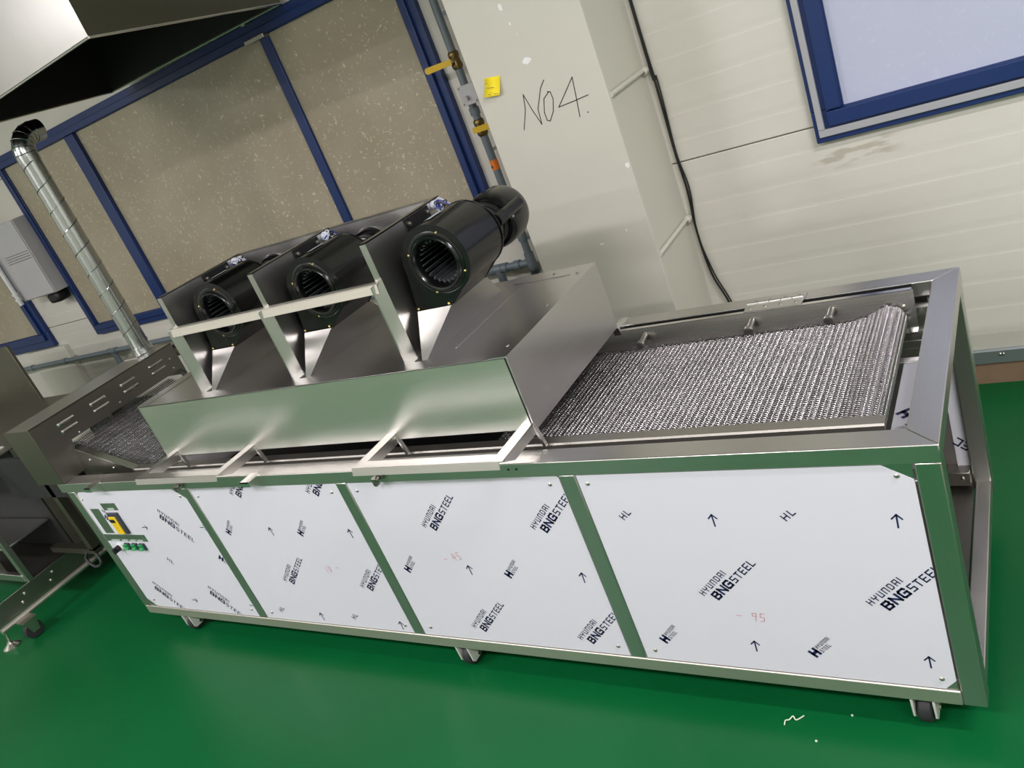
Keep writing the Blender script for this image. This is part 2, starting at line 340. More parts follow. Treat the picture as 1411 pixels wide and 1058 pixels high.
tag(B(XL, XR, YB - 0.004, YB + 0.05, 0.0, 0.092).build('baseboard_back', 'curb', smooth=False), kind='structure')
tr = tag(MB().prism([(XL, YB + 0.02, 0.088), (XL, YB - 0.012, 0.088), (XL, YB - 0.012, 0.136), (XL, YB - 0.006, 0.142), (XL, YB + 0.02, 0.142)], (XR - XL, 0, 0)).build('trim_1', 'flashing', smooth=False), kind='structure')
for k in range(14): screw(tr, XL + 0.55 + 0.61 * k, YB - 0.0125, 0.122)
screw(tr, 3.29, YB - 0.0125, 0.122)

# windows ----------------------------------------------------------
def picture_window(name, x0, x1, z0, z1, mull, pane_mat, seal=False, fw=0.075):
    t = thing(name, None, None, ((x0 + x1) / 2, YB, z0), kind='structure')
    y0, y1 = YB - 0.045, YB + 0.004
    yb = YB - 0.018
    def bar(a, b, c, d, nm='window_frame', d0=0.0): B(a, b, y0 + d0, y1, c, d).build(nm, 'blue_frame', t, bevel=0.003)
    # stepped outer frame: flat flange plus raised rib
    for (a, b, c, d) in ((x0, x1, z0, z0 + fw), (x0, x1, z1 - fw, z1), (x0, x0 + fw, z0 + fw, z1 - fw), (x1 - fw, x1, z0 + fw, z1 - fw)): bar(a, b, c, d, d0=0.016)
    h = fw * 0.48
    for (a, b, c, d) in ((x0 + h, x1 - h, z0 + h, z0 + fw - 0.004), (x0 + h, x1 - h, z1 - fw + 0.004, z1 - h), (x0 + h, x0 + fw - 0.004, z0 + fw, z1 - fw), (x1 - fw + 0.004, x1 - h, z0 + fw, z1 - fw)): bar(a, b, c, d, 'sash', 0.0)
    xs = [x0 + fw] + [v for mm in mull for v in (mm[0], mm[1])] + [x1 - fw]
    for mm in mull: bar(mm[0], mm[1], z0 + fw, z1 - fw, 'mullion', mm[2])
    for i in range(0, len(xs), 2):
        B(xs[i], xs[i + 1], yb, yb + 0.008, z0 + fw, z1 - fw).build('pane', pane_mat, t, smooth=False)
    if seal:
        for (a, b, c, d) in ((x0 + 0.014, x0 + 0.036, z0 + 0.0455, z1 - 0.02), (x0 + 0.014, x1 - 0.014, z0 + 0.02, z0 + 0.045)):
            B(a, b, y0 + 0.006, y0 + 0.02, c, d).build('sealant_strip', 'frame_seal', t, bevel=0.002)
    return t
w1 = picture_window('window_1', -1.955, 1.462, 0.962, 2.2, [(-1.115, -1.02, 0.0), (0.600, 0.655, 0.012)], 'pane_brown')
B(0.53, 0.66, YB - 0.06, YB - 0.02, 2.115, 2.135).build('window_latch', 'zinc', w1, bevel=0.003)
B(0.56, 0.585, YB - 0.065, YB - 0.02, 2.19, 2.26).build('window_latch', 'zinc', w1, bevel=0.003)
w2 = picture_window('window_2', 2.831, 4.6, 1.03, 2.3, [], 'pane_blue', seal=True, fw=0.108)
w3 = picture_window('window_3', -4.7, -2.53, 0.955, 2.2, [(-3.42, -3.32, 0.0)], 'pane_brown', fw=0.11)

# steel column with handwriting ---------------------------------------
colm = thing('wall_column', None, None, (2.06, 1.42, 0), kind='structure')
B(1.812, 2.302, 1.215, 1.238, 0, ZC).build('column_face', 'column_paint', colm, bevel=0.003)
B(1.83, 2.292, 1.238, YB + 0.01, 0, ZC).build('column_body', 'column_paint', colm)
for z in (1.45, 0.868):
    B_ = MB().cyl((2.303, 1.225, z - 0.004), (2.303, 1.575, z + 0.004), 0.009, n=12); B_.lathe((2.303, 1.55, z), (0, 1, 0), [(0, 0.009), (0.008, 0.015), (0.03, 0.015), (0.036, 0.006)], 12)
    B_.build('tie_rod', 'column_paint', colm)
NO4 = [[(1.950, 1.427), (1.982, 1.49), (1.994, 1.541)], [(1.994, 1.541), (2.009, 1.479), (2.026, 1.426)], [(2.026, 1.426), (2.031, 1.479), (2.067, 1.542), (2.089, 1.564)],
       [(2.092, 1.522), (2.066, 1.505), (2.051, 1.462), (2.051, 1.433), (2.062, 1.428), (2.085, 1.455), (2.1, 1.495), (2.098, 1.52), (2.088, 1.524)],
       [(2.194, 1.542), (2.15, 1.50), (2.111, 1.463), (2.17, 1.466), (2.23, 1.471)], [(2.194, 1.542), (2.186, 1.48), (2.176, 1.411)], [(2.209, 1.417), (2.212, 1.417)]]
qs = []
for s_ in NO4: qs += strip2d(s_, 0.0034)
print_on_front('handwriting', qs, (0, 0), 0, 1.2146, 'black_ink', colm)
for i, (x, z, a, b_) in enumerate(((2.021, 1.83, .012, .018), (2.037, 1.771, .005, .008), (2.05, 1.732, .004, .004), (2.052, 1.642, .022, .014), (2.291, 1.208, .012, .012), (2.21, .98, .004, .008), (2.10, .95, .012, .004))):
    p = [(x + a * (0.55 + .45 * random.random()) * math.cos(t), 1.2147, z + b_ * (0.5 + .5 * random.random()) * math.sin(t)) for t in [k * math.pi / 3.5 for k in range(7)]]
    MB().prism(p, (0, -0.0008, 0)).build('paint_chip', 'paint_chip', colm, smooth=False)
# curled sticky note
nv = MB(); n = 8
for k in range(n + 1):
    t = k / n; z = 1.637 - 0.06 * t; y = 1.2135 - 0.004 * t - 0.014 * t * t
    nv.v += [(1.868 - 0.018 * t, y, z), (1.932 - 0.018 * t, y, z - 0.009)]
nv.f = [(2 * k, 2 * k + 1, 2 * k + 3, 2 * k + 2) for k in range(n)]
note = nv.build('sticky_note', 'note_yellow'); md = note.modifiers.new('t', 'SOLIDIFY'); md.thickness = 0.0006
tag(note, 'small yellow sticky note curling off the cream column beside the handwriting', 'note')
q = []
for (px, pz, L) in ((0.012, 0.046, 0.008), (0.012, 0.030, 0.03), (0.024, 0.013, 0.004), (0.012, 0.007, 0.012), (0.034, 0.007, 0.02)): q += strip2d([(px, pz), (px + L, pz - 0.002)], 0.0018)
pr = print_on_front('scribble', q, (1.856, 1.577), -8, 1.197, 'olive', note)
if pr: pr.location.y = 0.0
# black cable along the column corner
for off, r in ((0.0, 0.0046), (0.010, 0.0032)):
    pts = [(2.318 + off * .5, YB - 0.012, ZC), (2.318 + off * .5, YB - 0.012, 1.70), (2.324 + off, YB - 0.012, 1.4), (2.322 + off * .4, YB - 0.012, 1.13), (2.327 + off, YB - 0.012, 0.98), (2.318, YB - 0.012, 0.8), (2.33 + off, YB - 0.015, 0.62), (2.37 + off, YB - 0.02, 0.48), (2.40 + off, YB - 0.02, 0.25), (2.41 + off, YB - 0.025, 0.0)]
    c_ = MB().tube(smooth_path(pts), r).build('power_cable', 'cable')
    tag(c_, 'thicker black cable running down the corner of column and wall' if off == 0 else 'thinner black cable twisted beside the thicker one on the column corner', 'cable')

# ------------------------------------------------------------------ ceiling lamps (above the frame)
for i, (x, y) in enumerate(LAMPS):
    t = thing('ceiling_lamp', 'white batten lamp hanging from the ceiling on two rods', 'lamp', (x, y, LAMP_Z), 'batten lamps under the ceiling')
    B(x - 0.65, x + 0.65, y - 0.11, y + 0.11, LAMP_Z + 0.03, LAMP_Z + 0.10).build('housing', 'lamp_housing', t, bevel=0.01)
    B(x - 0.63, x + 0.63, y - 0.09, y + 0.09, LAMP_Z + 0.005, LAMP_Z + 0.03).build('diffuser', 'lamp_diffuser', t)
    for dx in (-0.5, 0.5): MB().cyl((x + dx, y, LAMP_Z + 0.09), (x + dx, y, ZC + 0.01), 0.006, n=8).build('hanger_rod', 'zinc', t)
    ld = bpy.data.lights.new('lamp_light', 'AREA'); ld.shape = 'RECTANGLE'; ld.size = 1.25; ld.size_y = 0.17; ld.energy = LAMP_POWER; ld.color = (1.0, 0.965, 0.985)
    lo = bpy.data.objects.new('lamp_light', ld); col.objects.link(lo); lo.parent = t; lo.location = (0, 0, -0.002)

# ================================================================== THE CONVEYOR MACHINE
L, D, ZT, ZB = 3.272, 0.8375, 0.80, 0.10
mc = thing('cooling_conveyor', 'long stainless steel conveyor machine with film-covered side panels on casters', 'machine', (L / 2, D / 2, 0))
RH, RW = 0.043, 0.062
def tube_rail(a, mat='steel_x', name='top_rail', bev=0.003): return B(*a).build(name, mat, mc, bevel=bev)
def mitred_rail(p, z0, z1, mat, name):    # p: four plan corners
    return MB().hexa([(x, y, z0) for x, y in p], [(x, y, z1) for x, y in p]).build(name, mat, mc, bevel=0.0025)
mitred_rail([(-0.012, 0), (L, 0), (L - RW, RW), (-0.012, RW)], ZT - RH, ZT, 'steel_x', 'top_rail')
mitred_rail([(-0.012, D - RW), (L - RW, D - RW), (L, D), (-0.012, D)], ZT - RH, ZT, 'steel_x', 'top_rail')
mitred_rail([(L, 0.0), (L, D), (L - RW, D - RW), (L - RW, RW)], ZT - RH, ZT, 'steel_y', 'top_rail')
tube_rail((0.03, L - 0.05, 0.0, 0.04, ZB, ZB + 0.042), 'steel_dull', 'bottom_rail')
tube_rail((0.03, L - 0.05, D - 0.04, D, ZB, ZB + 0.042), 'steel_x', 'bottom_rail')
tube_rail((L - 0.045, L - 0.005, 0.04, D - 0.04, ZB, ZB + 0.042), 'steel_y', 'bottom_rail')
tube_rail((0.03, 0.07, 0.04, D - 0.04, ZB, ZB + 0.042), 'steel_y', 'bottom_rail')
for (x0, x1) in ((0.022, 0.078), (0.818, 0.864), (1.616, 1.661), (2.414, 2.461)):
    tube_rail((x0, x1, 0.0015, 0.045, ZB + 0.042, ZT - RH), 'steel_z', 'post')
tube_rail((L - 0.05, L - 0.0015, 0.0015, 0.05, ZB, ZT - RH), 'steel_z', 'post')
tube_rail((L - 0.05, L - 0.0015, D - 0.05, D - 0.001, ZB, ZT - RH), 'steel_z', 'post')
tube_rail((0.022, 0.07, D - 0.05, D - 0.001, ZB, ZT - RH), 'steel_z', 'post')
B(L - 0.052, L - 0.001, 0.045, 0.075, ZT - RH - 0.001, ZT - RH + 0.001).build('weld_plate', 'steel_bright', mc)
# lower floor pan, inner sheets and back panels
B(0.05, L - 0.05, 0.03, D - 0.03, ZB + 0.02, ZB + 0.026).build('bottom_pan', 'steel_dark', mc)
B(0.05, L - 0.055, D - 0.03, D - 0.024, ZB + 0.04, ZT - RH).build('back_panel', 'steel_x', mc)
bpn = B(3.188, L - 0.052, D - 0.036, D - 0.030, 0.19, 0.74).build('back_panel', 'film', mc)
q, wq = stroke_quads('EC', 0.028, 0.005); print_on_front('lettering', [[Vector((-p.x, p.y)) for p in k] for k in q], (3.217, 0.24), -40, D - 0.0366, 'film_print', bpn)
pk = MB().box(3.16, L - 0.052, D - 0.075, D - 0.03, 0.145, 0.19).build('corner_bracket', 'steel_dark', mc, bevel=0.002)
screw(pk, 3.20, D - 0.076, 0.172)
# film-covered catch sheet under the belt end
cs = B(3.150, 3.2095, .066, .515, .697, .700).build('catch_sheet', 'film', mc)
def print_on_top(name, quads, origin, ang, z, mat, parent):
    c, s_ = math.cos(math.radians(ang)), math.sin(math.radians(ang)); mb = MB()
    for qd in quads: mb.add([(origin[0] + p[0] * c - p[1] * s_, origin[1] + p[0] * s_ + p[1] * c, z) for p in qd], [(0, 1, 2, 3)])
    return mb.build(name, mat, parent, smooth=False)
q, _ = stroke_quads('H', 0.034, 0.010); print_on_top('lettering', q, (3.152, .283), -52, 0.7006, 'film_print', cs)
q, _ = stroke_quads('S', 0.013, 0.003); print_on_top('lettering', q, (3.176, .236), -52, 0.7006, 'film_print', cs)
q, _ = stroke_quads('CO', 0.016, 0.002); print_on_top('lettering', q, (3.180, .495), -30, 0.7006, 'film_print', cs)
B(3.05, 3.2095, .515, .54, .655, .704).build('sheet_edge', 'steel_x', mc, bevel=.002)
B(3.03, 3.208, 0.705, 0.735, 0.64, 0.665).build('inner_ledge', 'steel_x', mc, bevel=0.002)
B(3.03, 3.212, 0.735, 0.765, 0.50, 0.745).build('inner_wall', 'steel_x', mc)

# side panels covered in printed film
PN = [(0.078, 0.818, 'steel_z'), (0.864, 1.616, 'steel_z'), (1.661, 2.414, 'steel_z'), (2.461, L - 0.05, 'steel_z')]
PZ0, PZ1, PY = ZB + 0.0435, ZT - RH - 0.002, 0.004
panels = []
for i, (a, b_, mt) in enumerate(PN):
    p = B(a + 0.0008, b_ - (0.0045 if i == 3 else 0.0015), PY + 0.0006, PY + 0.004, PZ0, PZ1).build('side_panel', 'steel_z', mc)
    p['label'] = ('control panel sheet in white film with cut-outs for the switches', 'side panel in film marked in red beside the control panel', 'side panel in film marked -45 in red', 'widest film-covered side panel, beside the open end')[i]
    panels.append(p)
def film(i, poly): MB().prism([(x, PY + 0.0006, z) for x, z in poly], (0, -0.0005, 0)).build('protective_film', 'film', panels[i], smooth=False)
e0, e1 = PZ0 + 0.0005, PZ1 - 0.0005
film(3, [(2.463, e0), (3.192, e0), (3.2172, 0.172), (3.2172, 0.718), (3.161, e1), (2.463, e1)])
film(2, [(1.6625, e0), (2.4115, e0), (2.4115, e1 - .006), (2.404, e1), (1.6625, e1)])
film(1, [(0.8655, e0), (1.6135, e0), (1.6135, e1), (0.8655, e1)])
# control panel: film with four rectangular openings -> built as tiles around them
def tiles(rects, holes):
    xs = sorted({v for r in [rects] + holes for v in r[:2]}); zs = sorted({v for r in [rects] + holes for v in r[2:]})
    out = []
    for a, b_ in zip(xs[:-1], xs[1:]):
        for c, d in zip(zs[:-1], zs[1:]):
            mx_, mz_ = (a + b_) / 2, (c + d) / 2
            if not any(h[0] < mx_ < h[1] and h[2] < mz_ < h[3] for h in holes): out.append((a, b_, c, d))
    return out
holes = [(0.21, 0.32, 0.661, 0.697), (0.107, 0.176, 0.543, 0.670), (0.0795, 0.384, 0.502, 0.538)]
fm = MB(); Y0, Y1 = PY + 0.0001, PY + 0.0006
ext = (0.0795, 0.8165, e0, e1); cc = 0.035
for (a, b_, c, d) in tiles((0.0795, 0.775, e0 + 0.04, e1 - 0.035), holes): fm.box(a, b_, Y0, Y1, c, d)
fm.prism([(0.775, Y1, e0 + 0.04), (0.8165, Y1, e0 + 0.04), (0.8165, Y1, e1 - 0.045), (0.775, Y1, e1 - 0.012)], (0, Y0 - Y1, 0))
fm.prism([(0.105, Y1, e1), (0.0855, Y1, e1 - 0.012), (0.0795, Y1, e1 - 0.035), (0.775, Y1, e1 - 0.035), (0.775, Y1, e1 - 0.012), (0.756, Y1, e1)], (0, Y0 - Y1, 0))
fm.prism([(0.0795, Y1, e0 + 0.04), (0.125, Y1, e0), (0.8165, Y1, e0), (0.8165, Y1, e0 + 0.04)], (0, Y0 - Y1, 0))
fm.build('protective_film', 'film', panels[0], smooth=False)
PT = PY - 0.0003
def clip_of(i): return (PN[i][0] + 0.002, PN[i][1] - 0.004, PZ0 + 0.002, PZ1 - 0.001)
def logo_big(i, x, z, ang, nlet='BNG', tail='STEEL', hyu=True, off=(-0.034, 0.012)):
    cl = clip_of(i)
    q1, w1_ = stroke_quads(nlet, 0.0255, 0.0054, gap=0.18, tracking=0.96)
    q2, w2_ = stroke_quads(tail, 0.0215, 0.0033, gap=0.24, tracking=0.82)
    q2 = [[p + Vector((w1_ + 0.004, 0.0005)) for p in k] for k in q2]
    s = 0.172 / (w1_ + w2_ + 0.004) if nlet == 'BNG' and tail == 'STEEL' else 1.0
    print_on_front('lettering', [[Vector((p.x * s, p.y)) for p in k] for k in q1 + q2], (x, z), ang, PT, 'film_print', panels[i], cl)
    if hyu:
        q3, w3_ = stroke_quads('HYUnDAI', 0.0175, 0.0026, gap=0.32, tracking=0.78); s = 0.106 / w3_
        print_on_front('lettering', [[Vector((p.x * s, p.y)) for p in k] for k in q3], (x + off[0], z + off[1]), ang, PT, 'film_print', panels[i], cl)
def logo_small(i, x, z, ang):
    cl = clip_of(i); q1, w1_ = stroke_quads('H', 0.026, 0.008, tracking=0.95)
    q2, w2_ = stroke_quads('HYUnDAI', 0.0108, 0.0019, gap=0.36, tracking=0.8); q3, w3_ = stroke_quads('STEEL', 0.0108, 0.0019, gap=0.36, tracking=0.8)
    q = q1 + [[Vector((w1_ + 0.003 + p.x * 0.05 / w2_, 0.0145 + p.y)) for p in k] for k in q2] + [[Vector((w1_ + 0.003 + p.x * 0.034 / w3_, p.y)) for p in k] for k in q3]
    print_on_front('lettering', q, (x, z), ang, PT, 'film_print', panels[i], cl)
def arrow(i, x, z, ang):
    print_on_front('arrow_mark', strip2d([(0, 0), (0.033, 0)], 0.0036) + strip2d([(0.022, 0.010), (0.033, 0), (0.022, -0.010)], 0.0036), (x, z), ang, PT, 'film_print', panels[i], clip_of(i))
def hl(i, x, z, ang):
    q, w_ = stroke_quads('HL', 0.019, 0.0032, gap=0.4); print_on_front('lettering', q, (x, z), ang, PT, 'film_print', panels[i], clip_of(i))
for i, x, z in ((3, 2.726, .369), (3, 3.114, .368), (2, 1.926, .575), (2, 2.308, .572), (2, 1.926, .18), (2, 2.305, .174), (1, 1.137, .324), (1, 1.521, .318), (1, 1.125, .708), (1, 1.51, .707)): logo_big(i, x, z, 44.5)
for i, x, z in ((3, 2.538, .203), (3, 2.925, .203), (2, 1.735, .407), (2, 2.119, .405), (1, .944, .543), (1, 1.33, .544)): logo_small(i, x, z, 46)
for i, x, z, a in ((3, 2.779, .6, 90.5), (3, 3.169, .599, 88), (3, 2.781, .208, 88), (3, 3.172, .206, 90), (2, 1.982, .415, 91), (2, 2.361, .406, 88), (1, 1.184, .549, 96), (1, 1.565, .545, 91), (1, 1.19, .162, 95), (1, 1.57, .156, 89)): arrow(i, x, z, a)
for i, x, z in ((3, 2.551, .616), (3, 2.946, .614), (1, .972, .178), (1, 1.356, .177)): hl(i, x, z, 40)
for x, z in ((0.568, .624), (0.194, .245), (0.578, .244)): logo_big(0, x, z, -44, off=(0.013, 0.032))
logo_big(0, 0.177, 0.624, -44, nlet='BN', tail='', hyu=False)
q, _ = stroke_quads('HYU', 0.0175, 0.0028, gap=0.26, tracking=.8); print_on_front('lettering', q, (0.19, 0.657), -44, PT, 'film_print', panels[0], (0.178, 0.23, 0.5, 0.7))
logo_small(0, 0.782, 0.432, -44); hl(0, .432, .412, -42)
for x, z in ((0.407, .577), (0.423, .2), (0.79, .58), (0.795, .2)): arrow(0, x, z, -2)
for i, txt, x, z, a in ((3, '- 95', 2.757, .318, -4), (2, '- 45', 1.904, .462, 12), (1, '10 -', 1.353, .395, 12)):
    w_all = stroke_quads(txt, 0.028, 0.0016, gap=.2)[1]
    for ci, ch in enumerate(txt):
        if ch == ' ': continue
        off = stroke_quads(txt[:ci], 0.028, 0.0016, gap=.2)[1] + .2 * .028 if ci else 0.0
        q, _ = stroke_quads(ch, 0.028, 0.0016)
        print_on_front('red_mark', [[Vector(((p.x + off) * .07 / w_all, p.y)) for p in k] for k in q], (x, z - .006), a, PT, 'red_ink', panels[i], clip_of(i))
for i, pts in enumerate((((0.101, .719), (0.785, .722), (0.131, .181), (0.79, .178)), ((0.892, .72), (1.579, .723), (0.908, .174), (1.588, .175)), ((1.691, .726), (2.379, .730), (1.70, .178), (2.383, .176)), ((2.488, .729), (3.187, .728), (2.495, .175), (3.189, .174)))):
    for x, z in pts: screw(panels[i], x, PY, z)
# control devices on the first panel
def ctl(name, mb, mat): return mb.build(name, mat, panels[0], bevel=0.0012)
ctl('inverter_bezel', B(0.230, 0.300, -0.006, PY, 0.549, 0.652), 'device_dark')
ctl('inverter_face', B(0.2325, 0.279, -0.010, -0.005, 0.5515, 0.637), 'device_yellow')
ctl('inverter_display', B(0.232, 0.268, -0.0115, -0.0095, 0.609, 0.6255), 'black_gloss')
for k in range(3): ctl('keypad_mark', B(0.238 + 0.004 * k, 0.262, -0.0106, -0.0098, 0.596 - 0.013 * k, 0.5972 - 0.013 * k), 'brass')
ctl('name_plate', B(0.244, 0.291, 0.0025, PY, 0.6625, 0.673), 'label_grey')
for a, b_ in ((0.117, 0.179), (0.197, 0.241), (0.256, 0.296), (0.309, 0.349)): ctl('name_plate', B(a, b_, 0.0025, PY, 0.5025, 0.512), 'label_grey')
ctl('knob_flange', MB().lathe((0.152, PY, 0.474), (0, -1, 0), [(-.001, .021), (.006, .021), (.008, .017), (.008, .001)], 24), 'plastic_white')
ctl('selector_knob', MB().lathe((0.152, PY, 0.474), (0, -1, 0), [(.006, .014), (.022, .013), (.024, .011), (.0242, .001)], 20).box(0.148, 0.156, -0.034, -0.018, 0.461, 0.487), 'black_matte')
for x in (0.218, 0.273, 0.326):
    ctl('switch_body', B(x - 0.016, x + 0.018, -0.003, PY, 0.463, 0.496), 'device_dark')
    ctl('rocker_switch', MB().prism([(x - 0.013, -0.003, 0.466), (x - 0.013, -0.016, 0.470), (x - 0.013, -0.009, 0.482), (x - 0.013, -0.012, 0.494), (x - 0.013, -0.003, 0.494)], (0.026, 0, 0)), 'green_switch')

# casters
def caster(x, y, fork=True):
    c = bpy.data.objects.new('caster', None); col.objects.link(c); c.parent = mc; c.empty_display_size = 0.03
    MB().box(x - 0.026, x + 0.026, y - 0.03, y + 0.03, ZB - 0.006, ZB + 0.001).build('mount_plate', 'caster_white', c)
    for sx in (-1, 1):
        xx = x + sx * 0.0235
        MB().prism([(xx - 0.003, y - 0.036, ZB - 0.004), (xx - 0.003, y + 0.028, ZB - 0.004), (xx - 0.003, y + 0.018, 0.032), (xx - 0.003, y + 0.004, 0.024), (xx - 0.003, y - 0.026, 0.024), (xx - 0.003, y - 0.034, 0.034)], (0.006, 0, 0)).build('fork', 'caster_white', c, bevel=0.002)
    MB().lathe((x - 0.016, y, 0.0385), (1, 0, 0), [(0, 0.012), (0, 0.033), (0.004, 0.0375), (0.016, 0.0385), (0.028, 0.0375), (0.032, 0.033), (0.032, 0.012)], 28).build('wheel', 'rubber', c)
    MB().cyl((x - 0.031, y, 0.0385), (x + 0.031, y, 0.0385), 0.007, n=10).build('axle', 'zinc', c)
for x in (0.27, 1.78, 3.135):
    for y in (0.045, D - 0.05): caster(x, y)

# belt, guides, gap shade
fg = MB()
for pts, rev in ((((0.398, .112, .785), (3.163, .112, .785)), 0),):
    fg.prism([(0.398, .105, .715), (0.398, .105, .782), (0.398, .109, .786), (0.398, .142, .786), (0.398, .142, .78), (0.398, .113, .780), (0.398, .111, .778), (0.398, .111, .715)], (2.765, 0, 0))
front_guide = fg.build('side_guide', 'steel_guide', mc)
gl = MB().prism([(0.40, .105, .786), (0.052, .105, .909), (0.052, .105, .86), (0.052, .105, .80), (0.40, .105, .715)], (0, 0.004, 0))
gl.build('side_guide', 'steel_dark', mc); MB().prism([(0.40, .104, .787), (0.052, .104, .910), (0.052, .104, .905), (0.40, .104, .782)], (0, 0.03, 0)).build('guide_lip', 'steel_bright', mc)
for x, z in ((0.135, 0.845), (0.27, 0.80), (0.345, .765)): screw(front_guide, x, 0.104, z)
for x in (0.55, 1.3, 1.95, 2.55, 3.02): screw(front_guide, x, 0.104, 0.765)
bg = MB().prism([(0.40, .718, .806), (3.17, .718, .806), (3.17, .700, .705), (0.40, .700, .705)], (0, 0.003, 0)); bg.box(0.40, 3.165, .718, .736, .803, .806); bg.box(2.9, 3.17, .672, .702, .703, .706); B(.40, 3.16, .768, .7765, .770, .7985).build('gap_shade', 'black_matte', mc)  # black strip on the rail paints the shade of the open gap
back_guide = bg.build('side_guide', 'steel_bright', mc)
MB().prism([(0.40, .712, .806), (0.06, .712, .925), (0.06, .712, .80), (0.40, .712, .705)], (0, 0.003, 0)).build('side_guide', 'steel_x', mc)
for x in (2.405, 2.745, 2.965):
    k = MB().cyl((x, .713, .785), (x - .004, .668, .775), .0085, n=14).lathe((x - .004, .672, .776), (0, -1, -.15), [(-.004, .0085), (.0, .013), (.010, .013), (.012, .009), (.012, .002)], 16)
    k.build('hold_down_pin', 'steel_dark', mc)
place_shared('screw', screw_mb, 'zinc', back_guide, (3.142, .711, .765), 'screw')
B(2.30, 2.325, .712, .79, .796, .822).build('guide_stop', 'steel_bright', mc, bevel=.002)
# hinge on the rear rail
hg = MB().box(2.72, 2.885, .722, .774, .8055, .8085); hg.box(2.72, 2.885, .778, .815, .7995, .8025)
for k in range(5): hg.cyl((2.72 + k * .033, .776, .8085), (2.72 + k * .033 + .031, .776, .8085), .0055, n=12)
hinge = hg.build('hinge', 'steel_x', mc)
for k in range(4): screw_up(hinge, 2.74 + k * .042, .803, .8025)
for k in range(4): screw_up(hinge, 2.735 + k * .044, .745, .8085)

# the woven wire belt: one coil per row, a straight rod through it
def belt_rows():
    rows = []; p = 0.0142
    path = [(-0.02, 0.905), (0.06, 0.872), (0.40, 0.748), (0.60, 0.742), (3.00, 0.742), (3.05, 0.752), (3.10, 0.775)]
    s = 0
    for (a, b_) in zip(path[:-1], path[1:]):
        d = math.hypot(b_[0] - a[0], b_[1] - a[1])
        while s < d:
            x = a[0] + (b_[0] - a[0]) * s / d; z = a[1] + (b_[1] - a[1]) * s / d
            rows.append((x, z, math.atan2(b_[1] - a[1], b_[0] - a[0]))); s += p
        s -= d
    cx_, cz_, r = 3.108, 0.738, 0.036
    a = math.radians(92)
    while a > math.radians(-80):
        rows.append((cx_ + r * math.cos(a), cz_ + r * math.sin(a), a - math.pi / 2)); a -= p / r
    return rows
def coil_mesh(rows, y0=0.144, y1=0.700):
    V = []; F = []; base = 0
    pitch, seg, ns, rw = 0.0085, 7, 4, 0.0014
    turns = int((y1 - y0) / pitch); n = turns * seg + 1
    t = np.arange(n) * (2 * math.pi / seg)
    yy = y0 + pitch * t / (2 * math.pi)
    ring = np.arange(ns) * (2 * math.pi / ns)
    fi = []
    for i in range(n - 1):
        for k in range(ns): fi.append((i * ns + k, i * ns + (k + 1) % ns, (i + 1) * ns + (k + 1) % ns, (i + 1) * ns + k))
    fi = np.array(fi)
    rn = 8; rr = 0.0018; ra = np.arange(rn) * (2 * math.pi / rn)
    rod_f = np.array([(k, (k + 1) % rn, rn + (k + 1) % rn, rn + k) for k in range(rn)])
    for j, (x, z, ang) in enumerate(rows):
        ca, sa = math.cos(ang), math.sin(ang)
        ph = 0 if j % 2 == 0 else math.pi
        u = 0.0068 * np.cos(t + ph); w_ = 0.0042 * np.sin(t + ph)
        for ring_u, ring_w, yoff in ((np.cos(ring), np.sin(ring), 0),):
            uu = u[:, None] + rw * ring_u[None, :]; ww = w_[:, None] + rw * ring_w[None, :]
            vx = x + uu * ca - ww * sa; vz = z + uu * sa + ww * ca; vy = np.repeat(yy[:, None], ns, 1) + rw * 0.6 * ring_w[None, :]
            V.append(np.stack([vx, vy, vz], -1).reshape(-1, 3)); F.append(fi + base); base += n * ns
        xo, zo = x + 0.0071 * ca, z + 0.0071 * sa
        e = np.zeros((2 * rn, 3)); e[:rn] = np.stack([xo + rr * np.cos(ra), np.full(rn, y0 - .002), zo + rr * np.sin(ra)], 1); e[rn:] = np.stack([xo + rr * np.cos(ra), np.full(rn, y1 + .004), zo + rr * np.sin(ra)], 1)
        V.append(e); F.append(rod_f + base); base += 2 * rn
    V = np.concatenate(V); F = np.concatenate(F); V -= np.array(root_loc(mc))
    me = bpy.data.meshes.new('conveyor_belt'); me.vertices.add(len(V)); me.vertices.foreach_set('co', V.astype(np.float32).ravel())
    me.loops.add(len(F) * 4); me.loops.foreach_set('vertex_index', F.astype(np.int32).ravel())
    me.polygons.add(len(F)); me.polygons.foreach_set('loop_start', np.arange(0, len(F) * 4, 4, dtype=np.int32)); me.polygons.foreach_set('use_smooth', np.ones(len(F), dtype=bool))
    me.update(calc_edges=True); me.materials.append(MATS['steel_belt'])
    o = bpy.data.objects.new('conveyor_belt', me); col.objects.link(o); o.parent = mc
    tag(o, 'woven stainless wire mesh of the conveyor', kind='stuff')
coil_mesh([r for r in belt_rows() if r[0] < 0.86 or r[0] > 2.1])
B(0.45, 3.05, 0.115, 0.70, 0.716, 0.722).build('belt_gap_shade', 'black_matte', mc)  # black sheet paints the shade in the gaps between belt wires
MB().cyl((3.108, 0.13, 0.738), (3.108, 0.711, 0.738), 0.031, n=28).build('nose_roller', 'steel_dark', mc)
MB().cyl((0.02, 0.13, 0.86), (0.02, 0.711, 0.86), 0.025, n=20).build('nose_roller', 'steel_dark', mc)

